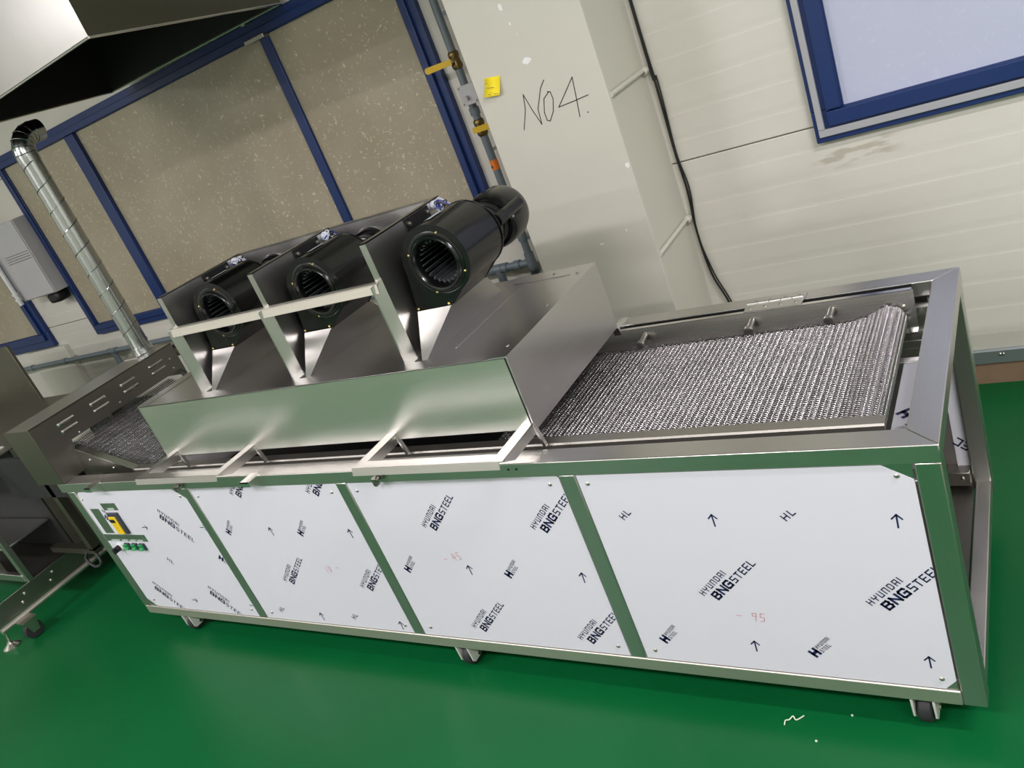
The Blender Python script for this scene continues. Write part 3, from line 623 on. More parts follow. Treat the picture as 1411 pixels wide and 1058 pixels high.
# latches and handles on the front rail
for x in (0.30, 1.262):
    s_ = MB().box(x - .022, x + .022, -.045, .012, .7995, .803); s_.box(x - .022, x + .022, -.045, -.042, .786, .803); s_.prism([(x + .022, -.045, .786), (x + .022, -.045, .803), (x + .022, .006, .803), (x + .022, .0, .765), (x + .022, -.01, .765)], (.003, 0, 0))
    s_.build('latch_tongue', 'steel_bright', mc)
for x in (0.845, 1.822):
    k = MB().box(x - .014, x + .014, -.012, .0, .775, .795).cyl((x, -.012, .783), (x, -.026, .779), .008, n=12).box(x - .02, x - .006, -.024, -.008, .758, .785)
    k.build('toggle_catch', 'steel_dark', mc, bevel=.002)
for x in (2.275, 2.30, 1.20, 1.22): MB().cyl((x, -.001, .783), (x, .002, .783), .0035, n=8).build('bolt_hole', 'black_matte', mc)

# ================================================================== DRYING HOOD
hd = thing('drying_hood', 'brushed steel tunnel hood over the belt carrying three blowers', 'hood', (1.5, 0.4, 0.84))
HX0, HX1, HY0, HY1, HZ0, HZ1 = 0.69, 2.333, 0.096, 0.69, 0.84, 1.055
B(HX0, HX1, HY0, HY0 + .003, HZ0, HZ1).build('front_cover', 'steel_hood', hd, bevel=.001)
B(HX0, HX1, HY1 - .003, HY1, HZ0, HZ1).build('rear_cover', 'steel_hood', hd)
B(HX1 - .003, HX1 + .001, HY0 - .001, HY1, HZ0 - .004, HZ1 + .001).build('end_cover', 'steel_y', hd, bevel=.001)
B(HX0, HX0 + .003, HY0, HY1, HZ0 + .05, HZ1).build('end_cover', 'steel_y', hd)
B(HX1 - .0075, HX1 - .003, HY0 - .0012, HY0 + .002, HZ0, HZ1 - .002).build('edge_seal', 'black_matte', hd)
tc_ = MB().box(HX0, HX1 - .0, HY0, HY1, HZ1 - .004, HZ1).build('top_cover', 'steel_y', hd, bevel=.001)
fl = MB().box(HX1 - .055, HX1 + .001, HY0, HY1, HZ1, HZ1 + .0025).build('end_flange', 'steel_y', hd)
for y in (.16, .40, .62): screw_up(fl, HX1 - .03, y, HZ1 + .0025)
rf = MB().prism([(2.035, HY1, HZ1), (2.06, .635, HZ1), (2.13, .625, HZ1), (HX1 - .055, .625, HZ1), (HX1 - .055, HY1, HZ1)], (0, 0, .0022)).build('rear_flange', 'steel_x', hd)
screw_up(rf, 2.205, .655, HZ1 + .0022)
MB().box(2.105, 2.107, .2, .69, HZ1 - .001, HZ1 + .0006).build('seam', 'steel_bright', hd)
lf = MB().box(HX0, HX0 + .055, HY0 + .001, HY1, HZ1, HZ1 + .0022).build('end_flange', 'steel_y', hd)
for y in (.17, .40, .62): screw_up(lf, HX0 + .03, y, HZ1 + .0022)
# lifting handles of angle bar
for (a, b_) in ((0.742, 1.212), (1.819, 2.334)):
    h = MB(); z1, th, wd = .861, .003, .034
    h.hexa([(a, -.080, z1 - th), (b_, -.080, z1 - th), (b_ - wd, -.080 + wd, z1 - th), (a + wd, -.080 + wd, z1 - th)], [(a, -.080, z1), (b_, -.080, z1), (b_ - wd, -.080 + wd, z1), (a + wd, -.080 + wd, z1)])
    h.hexa([(a, -.087, z1 - .02), (b_ - .01, -.087, z1 - .02), (b_ - .01, -.084, z1 - .02), (a, -.084, z1 - .02)], [(a, -.081, z1), (b_ - .01, -.081, z1), (b_ - .01, -.078, z1), (a, -.078, z1)])
    h.build('lifting_handle', 'steel_x', hd)
    for x0, x1, sx in ((a, a + wd, a + wd - th), (b_ - wd, b_, b_ - th)):
        k = MB()
        if x0 == a: k.hexa([(x0, -.080, z1 - th), (x1, -.080 + wd, z1 - th), (x1, HY0, z1 - th), (x0, HY0, z1 - th)], [(x0, -.080, z1), (x1, -.080 + wd, z1), (x1, HY0, z1), (x0, HY0, z1)])
        else: k.hexa([(x0, -.080 + wd, z1 - th), (x1, -.080, z1 - th), (x1, HY0, z1 - th), (x0, HY0, z1 - th)], [(x0, -.080 + wd, z1), (x1, -.080, z1), (x1, HY0, z1), (x0, HY0, z1)])
        k.prism([(sx, -.078, z1 - .004), (sx, -.03, z1 - .030), (sx, HY0 - .004, z1 - .030), (sx, HY0 - .004, z1)], (th, 0, 0))
        k.prism([(x1 - .005, HY0 - .006, z1 - .002), (x1 + .0, HY0 - .006, z1 - .002), (x1 + .013, HY0 - .004, .788), (x1 + .004, HY0 - .004, .788)], (0, .012, 0))
        k.build('handle_arm', 'steel_x', hd)
# blower carrier plates, back sheet and front bar
PX = (1.012, 1.487, 1.962)
PYF, PYB, PZT = 0.195, 0.57, 1.40
for X in PX:
    p = MB().box(X, X + .003, PYF, PYB, HZ1, PZT).build('carrier_plate', 'steel_y', hd)
    f = MB().box(X - .020, X + .003, PYF - .003, PYF, HZ1, PZT); f.box(X - .020, X + .003, PYF - .003, PYB, PZT - .003, PZT); f.build('plate_flange', 'steel_z', hd)
    g = MB().prism([(X - .020, PYF - .03, 1.283), (X + .001, PYF - .001, 1.297), (X + .001, PYF - .001, HZ1), (X - .020, PYF - .03, HZ1)], (.003, -.001, 0)); g.box(X - .022, X - .019, PYF - .031, PYF, HZ1, 1.283); g.build('plate_gusset', 'steel_z', hd)
bk = MB().box(PX[0], PX[2], PYB, PYB + .003, 1.285, PZT - .004); bk.box(PX[0], PX[2], PYB, PYB + .02, PZT - .006, PZT - .003)
bk.build('rear_sheet', 'steel_x', hd)
for X in PX: MB().box(X - .045, X - .002, PYB, PYB + .004, HZ1, 1.29).build('rear_leg', 'steel_z', hd, bevel=.001)
fb = MB().prism([(.985, .168, 1.262), (.985, .1715, 1.286), (.985, .1745, 1.289), (.985, .195, 1.289), (.985, .195, 1.286), (.985, .175, 1.285), (.985, .171, 1.262)], (PX[2] - .985 - .002, 0, 0)); fb.build('cross_bar', 'steel_dull', hd)

# ================================================================== BLOWERS
def blower(X, label):
    cx_, cz_ = X + .153, 1.284; yf, yb = .262, .455; ri = .066; cc_ = (cx_ - .004, cz_)
    t = thing('blower_fan', label, 'fan', (X + .1, .4, HZ1), 'black centrifugal blowers on the drying hood')
    def shell(b, tp, name, mat):      # open-ended four-sided duct
        m_ = MB().add(list(b) + list(tp), [(0, 1, 5, 4), (1, 2, 6, 5), (2, 3, 7, 6), (3, 0, 4, 7)]); o = m_.build(name, mat, t, smooth=False)
        md = o.modifiers.new('t', 'SOLIDIFY'); md.thickness = .0015; return o
    shell([(X + .055, .150, HZ1 - .002), (X + .074, .150, HZ1 - .002), (X + .074, .60, HZ1 - .002), (X + .055, .60, HZ1 - .002)],
          [(X + .020, yf - .006, 1.160), (X + .142, yf - .006, 1.160), (X + .142, yb, 1.160), (X + .020, yb, 1.160)], 'air_chute', 'steel_y')
    B(X + .030, X + .056, .148, .30, HZ1, HZ1 + .0012).build('outlet_slot', 'black_matte', t)
    out = []
    for k in range(0, 28):               # spiral from lower right over the top to the left side
        a = math.radians(-62 + k * 9.2); r = .094 + .022 * (k / 27.0); out.append((cx_ + r * math.cos(a), cz_ + r * math.sin(a)))
    n0 = len(out)
    lft = (X + .020, 1.157); rgt = (X + .142, 1.157)
    out += [(out[n0 - 1][0] * (1 - f) + lft[0] * f, out[n0 - 1][1] * (1 - f) + lft[1] * f) for f in (.33, .66, 1)]
    out += [(lft[0] * (1 - f) + rgt[0] * f, lft[1]) for f in (.25, .5, .75, 1)]
    n = len(out)
    m_ = MB().add([(x, yf + .003, z) for x, z in out] + [(x, yb - .003, z) for x, z in out], [(i, (i + 1) % n, n + (i + 1) % n, n + i) for i in range(n)])
    m_.build('scroll_housing', 'black_gloss', t)
    big = [(cx_ + (x - cx_) * 1.035, cz_ + (z - cz_) * 1.015) for x, z in out]
    inner = []
    for x, z in big:
        a = math.atan2(z - cc_[1], x - cc_[0]); inner.append((cc_[0] + .072 * math.cos(a), cc_[1] + .072 * math.sin(a)))
    f_ = MB()
    f_.add([(x, yf, z) for x, z in big] + [(x, yf, z) for x, z in inner] + [(x, yf + .004, z) for x, z in big] + [(x, yf + .004, z) for x, z in inner],
           [q for i in range(n) for q in ((i, (i + 1) % n, n + (i + 1) % n, n + i), (2 * n + i, 2 * n + (i + 1) % n, 3 * n + (i + 1) % n, 3 * n + i), (i, (i + 1) % n, 2 * n + (i + 1) % n, 2 * n + i))])
    f_.build('side_plate', 'black_gloss', t)
    MB().prism([(x, yb - .004, z) for x, z in big], (0, .004, 0)).build('side_plate', 'black_gloss', t)
    MB().lathe((cc_[0], yf + .001, cc_[1]), (0, -1, 0), [(0, .090), (.002, .090), (.004, .085), (.003, .0795), (.008, .077), (.010, .074), (.009, .070), (.004, ri + .001), (-.006, ri - .003), (-.016, ri - .004)], 44).build('inlet_ring', 'black_gloss', t)
    im = MB(); nb = 24
    for k in range(nb):
        a = 2 * math.pi * k / nb; P_ = lambda r, da: (cc_[0] + r * math.cos(a + da), yf + .014, cc_[1] + r * math.sin(a + da))
        im.prism([P_(.056, 0), P_(.062, .05), P_(.069, .12), P_(.0685, .15), P_(.0615, .08), P_(.0555, .03)], (0, .145, 0))
    im.build('impeller_blades', 'impeller', t, smooth=False)
    MB().cyl((cc_[0], yf + .155, cc_[1]), (cc_[0], yf + .160, cc_[1]), .070, n=40).build('impeller_disc', 'zinc', t)
    MB().lathe((cc_[0], yf + .156, cc_[1]), (0, -1, 0), [(0, .03), (.02, .024), (.03, .012), (.031, .001)], 24).build('impeller_hub', 'impeller', t)
    return t, cx_, cz_, yf, yb
def fan_details(t, X, cx_, cz_, yf, yb):
    for a in (65, 155, 245, 335):
        place_shared('boltb', lambda: screw_mb(.004), 'brass_bolt', t, (cx_ - .004 + .0885 * math.cos(math.radians(a)), yf - .0005, cz_ + .0885 * math.sin(math.radians(a))), 'bolt')
    for x in (X + .026, X + .136): place_shared('boltb', lambda: screw_mb(.004), 'brass_bolt', t, (x, yf - .004, 1.166), 'bolt')
    # motor behind the housing
    MB().lathe((cx_, yb - .002, cz_), (0, 1, 0), [(0, .062), (.05, .064), (.10, .064), (.10, .078), (.112, .084), (.135, .086), (.19, .086), (.214, .078), (.222, .05), (.223, .001)], 40).build('motor', 'black_gloss', t)
    MB().lathe((cx_, yb + .075, cz_), (0, 1, 0), [(0, .0645), (.001, .068), (.02, .068), (.021, .0645)], 40).build('motor_band', 'black_matte', t)
    c0, c1 = Vector((cx_ + .080, yb + .02, cz_ + .020)), Vector((cx_ + .085, yb + .155, cz_ + .026))
    MB().cyl(c0, c0 + (c1 - c0) * .3, .020, n=22).build('capacitor_cap', 'black_matte', t)
    MB().cyl(c0 + (c1 - c0) * .3, c1, .0185, n=22).build('capacitor', 'black_gloss', t)
    B(cx_ + .058, cx_ + .094, yb + .088, yb + .098, cz_ + .002, cz_ + .012).build('capacitor_clip', 'zinc', t, bevel=.001)
    # bracket bolted to the carrier plate
    br = MB().box(X + .003, X + .007, .375, .500, 1.362, 1.396); br.box(X + .003, X + .075, .40, .48, 1.360, 1.364); br.build('mount_bracket', 'black_matte', t)
    for y in (.388, .487): place_shared('boltx', lambda: MB().cyl((0, 0, 0), (.006, 0, 0), .0075, n=6).cyl((.006, 0, 0), (.011, 0, 0), .004, n=10), 'zinc', t, (X + .007, y, 1.379), 'bolt')
    # rating label wrapped over the shell
    a0, a1 = math.radians(92), math.radians(116); lb = MB()
    for k in range(7):
        a = a0 + (a1 - a0) * k / 6; r = .093 + .022 * ((math.degrees(a) + 62) / 9.2 / 27) + .0032
        lb.v += [(cx_ + r * math.cos(a), yf + .045, cz_ + r * math.sin(a)), (cx_ + r * math.cos(a), yf + .115, cz_ + r * math.sin(a))]
    lb.f = [(2 * k, 2 * k + 1, 2 * k + 3, 2 * k + 2) for k in range(6)]; lb.build('rating_label', 'label_silver', t)
    # wires and glands on top of the plate
    for k in range(4):
        p0 = Vector((X + .03 + .006 * k, .515, 1.385)); pts = [p0 + Vector((0, 0, -.02))]
        for j in range(7): pts.append(p0 + Vector((random.uniform(-.010, .022), random.uniform(-.022, .018), random.uniform(-.010, .014))))
        pts.append(Vector((cx_ - .02, yb + .04, cz_ + .06)))
        MB().tube(smooth_path(pts, 5), .0019, 6).build('motor_wire', ('wire_white', 'wire_blue', 'wire_white', 'black_matte')[k], t)
    MB().lathe((X + .004, .53, 1.385), (1, 0, 0), [(0, .013), (.012, .013), (.014, .010), (.024, .010), (.024, .001)], 14).build('cable_gland', 'wire_white', t)
for X, lb in zip(PX, ('black blower fan on the hood, next to the louvred exhaust box', 'middle black blower fan of the three on the hood', 'black blower fan on the hood, next to the bare end of the wire belt')):
    t, cx_, cz_, yf, yb = blower(X, lb); fan_details(t, X, cx_, cz_, yf, yb)

# ================================================================== EXHAUST BOX WITH LOUVRES
bx = thing('exhaust_box', 'steel box with four pairs of louvres across the belt end', 'exhaust box', (-.05, .37, .80))
x0, x1, y0, y1, z0, zo, z1 = -.158, .052, .0, .748, .801, .937, 1.062
f_ = MB().prism([(x1, y0, z0), (x1, .122, z0), (x1, .122, zo), (x1, y1 - .02, zo), (x1, y1, zo - .03), (x1, y1, z1), (x1, y0, z1)], (-.003, 0, 0)); f_.build('louvred_face', 'steel_dark', bx)
B(x0, x1, y0 - .002, y0 + .001, z0, z1).build('end_face', 'steel_olive_shaded', bx, bevel=.001)
B(x0, x1, y1 - .001, y1 + .002, .90, z1).build('end_face', 'steel_dark', bx)
B(x0, x1, y0, y1, z1 - .003, z1).build('top_face', 'steel_y', bx)
MB().prism([(x0, y0, z0), (x0, .122, z0), (x0, .122, zo - .01), (x0, y1 - .03, zo - .01), (x0, y1, zo - .03), (x0, y1, z1), (x0, y0, z1)], (.003, 0, 0)).build('rear_face', 'column_paint', bx)
B(x0 + .003, x1 - .003, .12, .123, z0, zo).build('opening_cheek', 'steel_dark', bx)
def louvre_mb():
    m_ = MB(); n = 10; ln, r = .082, .0085
    prof = [(0, -r), (.004, -r * .9), (.0085, -r * .3), (.009, .0), (.006, r * .8), (.0, r)]
    ys = [0, .006, ln - .006, ln]
    vs = []
    for k, y in enumerate(ys):
        sc = .25 if k in (0, 3) else 1
        vs += [(p * sc, y, q) for p, q in prof]
    fs = [(k * 6 + i, k * 6 + i + 1, (k + 1) * 6 + i + 1, (k + 1) * 6 + i) for k in range(3) for i in range(5)] + [tuple(range(6)), tuple(range(18, 24))]
    return m_.add(vs, fs)
for k in range(4):
    for z in (1.0165, .984): place_shared('louvre', louvre_mb, 'steel_bright', bx, (x1 - .0005, .107 + .1605 * k, z), 'louvre')
for y, z in ((.17, .945), (.39, .957), (.70, .955), (.705, 1.0)): place_shared('boltx2', lambda: MB().lathe((0, 0, 0), (1, 0, 0), [(-.001, .005), (.002, .005), (.0035, .002), (.0036, .0003)], 12), 'zinc', bx, (x1, y, z), 'screw')
MB().cyl((-.02, .75, 1.0), (-.02, .80, 1.0), .022, n=16).build('motor_stub', 'olive', bx)
B(-.05, .03, .798, .84, .975, 1.03).build('terminal_box', 'black_matte', bx, bevel=.004)
MB().box(-.15, -.04, .62, .745, 1.062, 1.066).build('duct_flange', 'steel_y', bx)

# spiral duct
du = thing('spiral_duct', 'galvanised spiral duct rising from the louvred box to an elbow', 'duct', (-.095, .70, 1.064))
R_ = .043; dx, dy = -.097, .70
B_ = MB().lathe((dx, dy, 1.064), (0, 0, 1), [(0, R_ + .004), (.03, R_ + .004), (.031, R_), (.96, R_)], 40); B_.build('duct_pipe', 'galvanised', du)
sm = []
for k in range(0, 9 * 24 + 1):
    a = 2 * math.pi * k / 24; sm.append((dx + (R_ + .0003) * math.cos(a), dy + (R_ + .0003) * math.sin(a), 1.10 + .100 * k / 24))
MB().tube(sm, .0022, 5).build('spiral_seam', 'galvanised', du)
el = MB(); prev = None; n = 36; vs = []; fs = []
angs = [0, 18, 36, 54, 72, 90]; Rb = .075
rings = [((dx, dy, 1.995), 0, R_ + .003)] + [((dx, dy + Rb * (1 - math.cos(math.radians(a))), 2.03 + Rb * math.sin(math.radians(a))), math.radians(a), R_ + .003) for a in angs] + [((dx, .815, 2.03 + Rb), math.radians(90), R_ + .003)]
for (c, a, r) in rings:
    vs += [(c[0] + r * math.cos(2 * math.pi * i / n), c[1] + r * math.sin(2 * math.pi * i / n) * math.cos(a), c[2] - r * math.sin(2 * math.pi * i / n) * math.sin(a)) for i in range(n)]
for k in range(len(rings) - 1): fs += [(k * n + i, k * n + (i + 1) % n, (k + 1) * n + (i + 1) % n, (k + 1) * n + i) for i in range(n)]
o = MB().add(vs, fs).build('elbow', 'galvanised', du)
MB().cyl((dx, .812, 2.03 + Rb), (dx, .814, 2.03 + Rb), R_ + .002, n=30).build('outlet_shade', 'shade_dark', du)  # dark disc paints the shade inside the open elbow end
for (c, a, r) in rings[1:7]:
    pts = [(c[0] + (r + .0005) * math.cos(2 * math.pi * i / 24), c[1] + (r + .0005) * math.sin(2 * math.pi * i / 24) * math.cos(a), c[2] - (r + .0005) * math.sin(2 * math.pi * i / 24) * math.sin(a)) for i in range(25)]
    MB().tube(pts, .0016, 5).build('elbow_seam', 'galvanised', du)

# ================================================================== EXTRACTION CANOPY
cp = thing('extraction_canopy', 'big open-bottomed stainless canopy hanging over the window', 'canopy', (.3, .98, 2.2))
N_, R2, B2, F2 = (1.054, .405), (.83, 1.548), (-.416, 1.484), (-.227, .493)
ring = [N_, R2, B2, F2]; cen = (sum(p[0] for p in ring) / 4, sum(p[1] for p in ring) / 4)
zc0, zc1 = 2.2, 2.85
def shrink(p, d): 
    v = Vector((cen[0] - p[0], cen[1] - p[1])); return (p[0] + v.x / v.length * d, p[1] + v.y / v.length * d)
for k in range(4):
    a, b_ = ring[k], ring[(k + 1) % 4]; ai, bi = shrink(a, .006), shrink(b_, .006); aj, bj = shrink(a, .012), shrink(b_, .012)
    MB().hexa([(a[0], a[1], zc0), (b_[0], b_[1], zc0), (bi[0], bi[1], zc0), (ai[0], ai[1], zc0)], [(a[0], a[1], zc1), (b_[0], b_[1], zc1), (bi[0], bi[1], zc1), (ai[0], ai[1], zc1)]).build('canopy_side', 'steel_z' if k == 3 else 'steel_olive_shaded', cp, smooth=False)  # front in plain steel; other sides have dark reflections put into their colour
    MB().hexa([(ai[0], ai[1], zc0 + .006), (bi[0], bi[1], zc0 + .006), (bj[0], bj[1], zc0 + .006), (aj[0], aj[1], zc0 + .006)], [(ai[0], ai[1], zc1), (bi[0], bi[1], zc1), (bj[0], bj[1], zc1), (aj[0], aj[1], zc1)]).build('canopy_lining', 'shade_dark', cp, smooth=False)  # lining coloured near-black for the shade inside the canopy
    MB().tube([(a[0], a[1], zc0 + .001), (b_[0], b_[1], zc0 + .001)], .0045, 8).build('rolled_lip', 'steel_bright', cp)
MB().hexa([(p[0], p[1], zc1) for p in reversed(ring)], [(p[0], p[1], zc1 + .01) for p in reversed(ring)]).build('canopy_roof', 'shade_dark', cp, smooth=False)
MB().cyl((cen[0], cen[1], zc1), (cen[0], cen[1], ZC + .02), .16, n=28).build('extract_duct', 'galvanised', cp)
for p in ring:
    q = shrink(p, .05); MB().cyl((q[0], q[1], zc1), (q[0], q[1], ZC + .01), .006, n=8).build('hanger_rod', 'zinc', cp)

# ================================================================== PIPES ON THE WALL
pp = thing('water_pipe', 'grey plastic pipe down the wall with yellow valve levers and tees', 'pipe', (1.58, 1.52, .85))
YP = 1.52
MB().cyl((1.583, YP, .80), (1.583, YP, 1.556), .0165, n=18).build('riser', 'pvc', pp)
MB().cyl((1.583, YP, 1.628), (1.583, YP, ZC), .0165, n=18).build('riser', 'pvc', pp)
MB().cyl((-4.9, YP, .845), (1.583, YP, .845), .0165, n=18).build('wall_run', 'pvc', pp)
def collar(p, d, L_, r=.0215, mat='pvc'): p, d = Vector(p), Vector(d); MB().cyl(p - d * L_ / 2, p + d * L_ / 2, r, n=18).build('pipe_collar', mat, pp)
for z, L_ in ((.97, .04), (.845, .09), (.80, .02), (1.52, .03)): collar((1.583, YP, z), (0, 0, 1), L_)
for x, L_ in ((1.51, .03), (1.44, .03), (1.37, .03), (1.405, .05)): collar((x, YP, .845), (1, 0, 0), L_)
MB().cyl((1.405, YP, .845), (1.405, YP, .72), .019, n=18).build('tee_branch', 'pvc', pp)
MB().cyl((1.405, YP, .74), (1.46, YP + .03, .72), .013, n=14).build('tap', 'brass', pp)
for z, dx_, L_ in ((1.727, -1, .115), (1.452, 1, .075)):
    MB().lathe((1.583, YP, z - .035), (0, 0, 1), [(0, .018), (.008, .023), (.02, .023), (.026, .02), (.044, .02), (.05, .023), (.062, .023), (.07, .018)], 16).build('valve_body', 'brass', pp)
    MB().cyl((1.583, YP - .02, z), (1.583, YP - .045, z), .008, n=10).build('valve_stem', 'zinc', pp)
    a = 1.583 - .01 * dx_; e = 1.583 + dx_ * L_
    m_ = MB().prism([(a, YP - .045, z - .011), (e, YP - .045, z - .013), (e + dx_ * .010, YP - .045, z - .006), (e + dx_ * .010, YP - .045, z + .006), (e, YP - .045, z + .013), (a, YP - .045, z + .011)], (0, -.006, 0)); m_.build('valve_lever', 'valve_yellow', pp, bevel=.001)
collar((1.583, YP, 1.292), (0, 0, 1), .042, .0175, 'tape_orange')
MB().prism([(1.572, YP - .0178, 1.282), (1.584, YP - .0178, 1.282), (1.576, YP - .0178, 1.297)], (0, -.0004, 0)).build('tape_mark', 'black_ink', pp, smooth=False)
for z in (.955, 1.9): MB().box(1.583, 1.65, YP + .0, YP + .006, z - .008, z + .008).build('pipe_clip', 'pvc', pp)
for z in (.955, 1.9, 1.35): B(1.575, 1.591, YP + .01, YB + .003, z - .006, z + .006).build('pipe_clip', 'zinc', pp)
for x in (-2.4, -1.2, .4): B(x - .006, x + .006, YP + .01, YB + .003, .84, .85).build('pipe_clip', 'zinc', pp)
# tees further along the wall run
for x in (-1.80,):
    for dx2 in (-.04, .04): collar((x + dx2, YP, .845), (1, 0, 0), .02)
    collar((x, YP, .845), (1, 0, 0), .08, .020)
    MB().cyl((x, YP, .845), (x, YP, .70), .019, n=16).build('tee_branch', 'pvc', pp)
    MB().cyl((x, YP, .735), (x + .13, YP + .02, .76), .013, n=12).build('tap', 'pvc', pp)
    MB().cyl((x, YP, .70), (x, YP, .66), .022, n=16).build('drain_cap', 'brass', pp)
collar((-2.42, YP, .845), (1, 0, 0), .03); collar((-2.9, YP, .845), (1, 0, 0), .03)
jb = thing('junction_box', 'pale grey junction box with one knob beside the column', 'box', (1.625, 1.50, 1.555))
B(1.588, 1.662, 1.455, 1.522, 1.555, 1.629).build('box_body', 'box_grey', jb, bevel=.004)
B(1.586, 1.664, 1.450, 1.456, 1.553, 1.631).build('box_lid', 'box_grey', jb, bevel=.002)
MB().cyl((1.620, 1.451, 1.583), (1.620, 1.432, 1.580), .008, n=14).build('knob', 'box_grey', jb)
for x, z in ((1.594, 1.623), (1.594, 1.561), (1.656, 1.561)): MB().cyl((x, 1.4505, z), (x, 1.4495, z), .003, n=8).build('lid_screw', 'black_matte', jb)
B(1.60, 1.65, 1.52, YB + .002, 1.58, 1.60).build('box_mount', 'zinc', jb)

# cabinet and conduit at the far end of the wall
eb = thing('wall_cabinet', 'grey steel cabinet fixed on the wall between two blue windows', 'cabinet', (-2.13, 1.52, 1.33))
B(-2.36, -1.93, 1.47, YB + .003, 1.33, 1.84).build('cabinet_body', 'box_grey', eb, bevel=.004)
B(-2.355, -1.935, 1.462, 1.471, 1.335, 1.835).build('cabinet_door', 'box_grey', eb, bevel=.002)
for k in range(4): B(-2.25, -1.945, 1.4605, 1.463, 1.585 + .016 * k, 1.588 + .016 * k).build('vent_slot', 'black_matte', eb)
B(-2.10, -1.97, 1.48, 1.58, 1.26, 1.33).build('cable_entry', 'black_matte', eb, bevel=.02)
cd = thing('conduit', 'white conduit tube with clips in front of the grey wall cabinet', 'conduit', (-2.36, 1.42, 1.30))
MB().cyl((-2.335, 1.43, 1.32), (-2.335, 1.43, 2.6), .016, n=14).build('conduit_tube', 'plastic_white', cd)
for z in (1.36, 1.40): MB().cyl((-2.335, 1.43, z - .008), (-2.335, 1.43, z + .008), .022, n=14).build('conduit_clip', 'plastic_white', cd)
B(-2.345, -2.325, 1.43, 1.472, 1.37, 1.39).build('conduit_bracket', 'zinc', cd)
tag(B(-2.95, -2.42, 1.56, YB + .01, 0.0, .945).build('wall_pilaster', 'column_paint', bevel=.004), kind='structure')

# ================================================================== NEIGHBOURING MACHINE
nm = thing('neighbour_machine', 'dark stainless machine on levelling feet and casters beyond the conveyor end', 'machine', (-1.7, .2, 0))
def nb(a, mat, name, bev=.002): return B(*a).build(name, mat, nm, bevel=bev)
MB().cyl((-.905, -.235, .112), (-.905, .95, .112), .0145, n=16).build('base_tube', 'steel_dull', nm)
MB().cyl((-2.5, -.235, .112), (-2.5, .95, .112), .0145, n=16).build('base_tube', 'steel_dull', nm)
nb((-.918, -.912, -.40, .95, .128, .230), 'steel_dark', 'side_skirt')
nb((-2.5, -.915, .0, .90, .222, .228), 'steel_dark', 'lower_deck')
nb((-.945, -.905, -.008, .02, .228, .84), 'steel_z', 'post')
nb((-2.5, -2.46, -.008, .02, .228, .84), 'steel_z', 'post'); nb((-.945, -.905, .86, .90, .228, .84), 'steel_z', 'post')
nb((-2.5, -.95, .28, .29, .23, .83), 'shade_dark', 'inner_wall')  # near-black sheet stands for the shaded inside of the machine
nb((-1.9, -1.0, .02, .27, .40, .41), 'steel_y', 'inner_tray')
nb((-2.6, -1.67, .885, .905, .12, 1.2), 'steel_olive_shaded', 'rear_splash_panel'); nb((-2.5, -.905, .0, .89, .835, .842), 'steel_dark', 'upper_deck'); nb((-2.6, -1.0, .12, .30, .842, .85), 'plastic_white', 'work_top')
nb((-1.6, -1.15, -.01, .02, .23, .36), 'steel_z', 'front_panel')
nb((-2.5, -.93, -.012, .012, .23, .27), 'steel_z', 'front_rail')
for y in (-.08, .08, .42, .6):
    for dz in (0.0, .028): place_shared('boltx3', lambda: MB().lathe((0, 0, 0), (1, 0, 0), [(-.001, .008), (.004, .008), (.007, .004), (.0072, .0005)], 12), 'zinc', nm, (-.911, y + dz, .165 + dz * 1.1), 'bolt')
cst = MB().lathe((-.862, -.135, .046), (1, 0, 0), [(0, .012), (0, .04), (.004, .045), (.024, .045), (.028, .04), (.028, .012)], 24); cst.build('caster_wheel', 'rubber', nm)
MB().cyl((-.868, -.135, .046), (-.828, -.135, .046), .010, n=12).build('caster_axle', 'zinc', nm)
for x in (-.868, -.828): MB().prism([(x, -.165, .105), (x, -.10, .105), (x, -.115, .035), (x, -.15, .035)], (.004, 0, 0)).build('caster_fork', 'zinc', nm)
B(-.90, -.815, -.17, -.095, .10, .108).build('caster_plate', 'zinc', nm)
MB().cyl((-.955, -.222, .03), (-.905, -.222, .115), .006, n=10).build('foot_stem', 'zinc', nm)
MB().lathe((-.955, -.222, .0), (0, 0, 1), [(0, .001), (0, .042), (.006, .042), (.022, .016), (.032, .012), (.034, .001)], 24).build('levelling_foot', 'zinc', nm)
for y in (.9,): MB().lathe((-.905, y, .0), (0, 0, 1), [(0, .001), (0, .042), (.006, .042), (.022, .012), (.10, .010), (.1, .001)], 20).build('levelling_foot', 'zinc', nm)
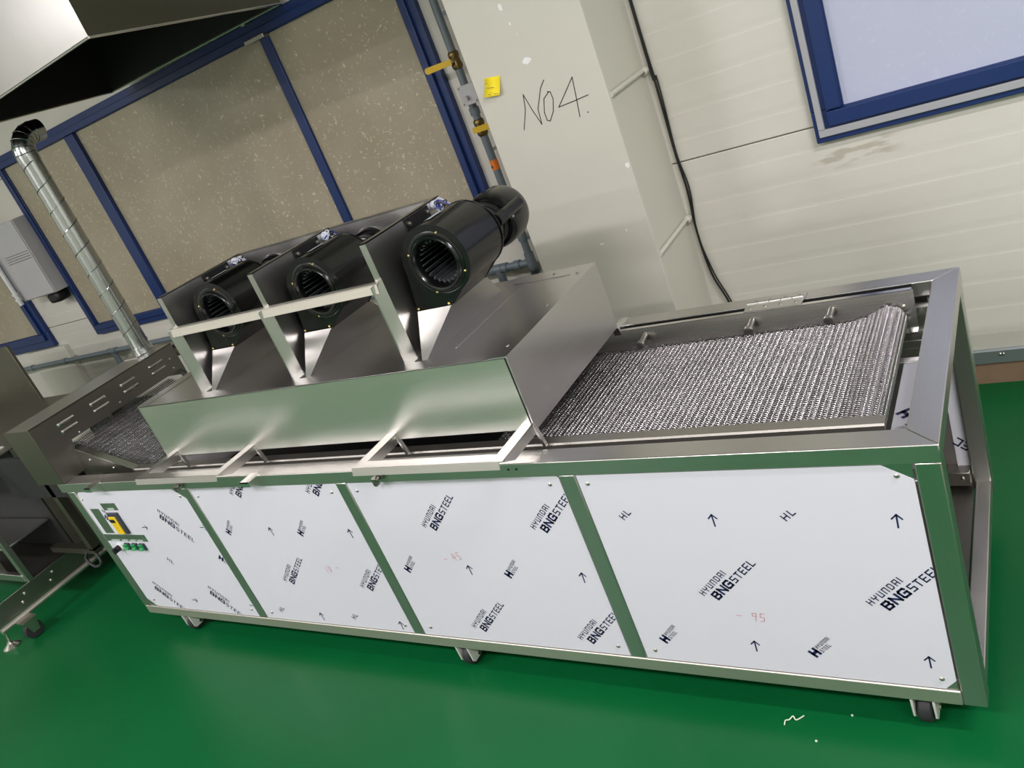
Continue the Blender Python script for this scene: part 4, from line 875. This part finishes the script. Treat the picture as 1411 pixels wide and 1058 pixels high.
MB().lathe((-2.5, -.2, .0), (0, 0, 1), [(0, .001), (0, .042), (.006, .042), (.022, .012), (.10, .010), (.1, .001)], 20).build('levelling_foot', 'zinc', nm)
MB().lathe((-2.5, .9, .0), (0, 0, 1), [(0, .001), (0, .042), (.006, .042), (.022, .012), (.10, .010), (.1, .001)], 20).build('levelling_foot', 'zinc', nm)
# discharge chute of the neighbour reaching under the exhaust box
nb((-.88, -.16, .16, .19, .62, .84), 'shade_dark', 'chute_side'); nb((-.88, -.16, .66, .69, .62, .84), 'shade_dark', 'chute_side'); nb((-.88, -.16, .19, .66, .62, .63), 'steel_dark', 'chute_floor')  # chute sides carry the shade of this corner in their colour
for x in (-.50,):
    MB().box(x - .02, x + .02, .16, .20, .30, .84).build('chute_leg', 'steel_olive_shaded', nm); MB().box(x - .02, x + .02, .60, .64, .30, .84).build('chute_leg', 'steel_olive_shaded', nm)  # legs and brace darkened, the shade here is in their colour
MB().box(-.90, -.48, .16, .20, .28, .31).build('chute_brace', 'steel_olive_shaded', nm); MB().box(-.90, -.48, .60, .64, .28, .31).build('chute_brace', 'steel_olive_shaded', nm)
MB().tube(smooth_path([(-.50, .17, .30), (-.46, .15, .24), (-.52, .14, .22), (-.58, .15, .26), (-.54, .17, .30)], 6), .007, 10).build('tow_ring', 'rubber', nm)  # olive ring in a dark rubber colour that paints in its shade

# ================================================================== SCRAPS ON THE FLOOR
sc_ = MB().tube(smooth_path([(2.811, -.041, .003), (2.812, -.029, .006), (2.82, -.023, .004), (2.829, -.015, .009), (2.837, -.021, .004), (2.853, -.004, .003)], 6), .0016, 6).build('plastic_scrap', 'debris')
tag(sc_, 'thin curled scrap of pale plastic film on the green floor', 'scrap')
for (x, y) in ((2.965, .018), (2.894, -.072)):
    o = MB().lathe((x, y, 0), (0, 0, 1), [(0, .0004), (0, .0032), (.002, .0028), (.003, .0004)], 7).build('floor_crumb', 'debris'); tag(o, 'tiny pale crumb lying on the green floor in front of the machine', 'crumb', 'crumbs on the floor')
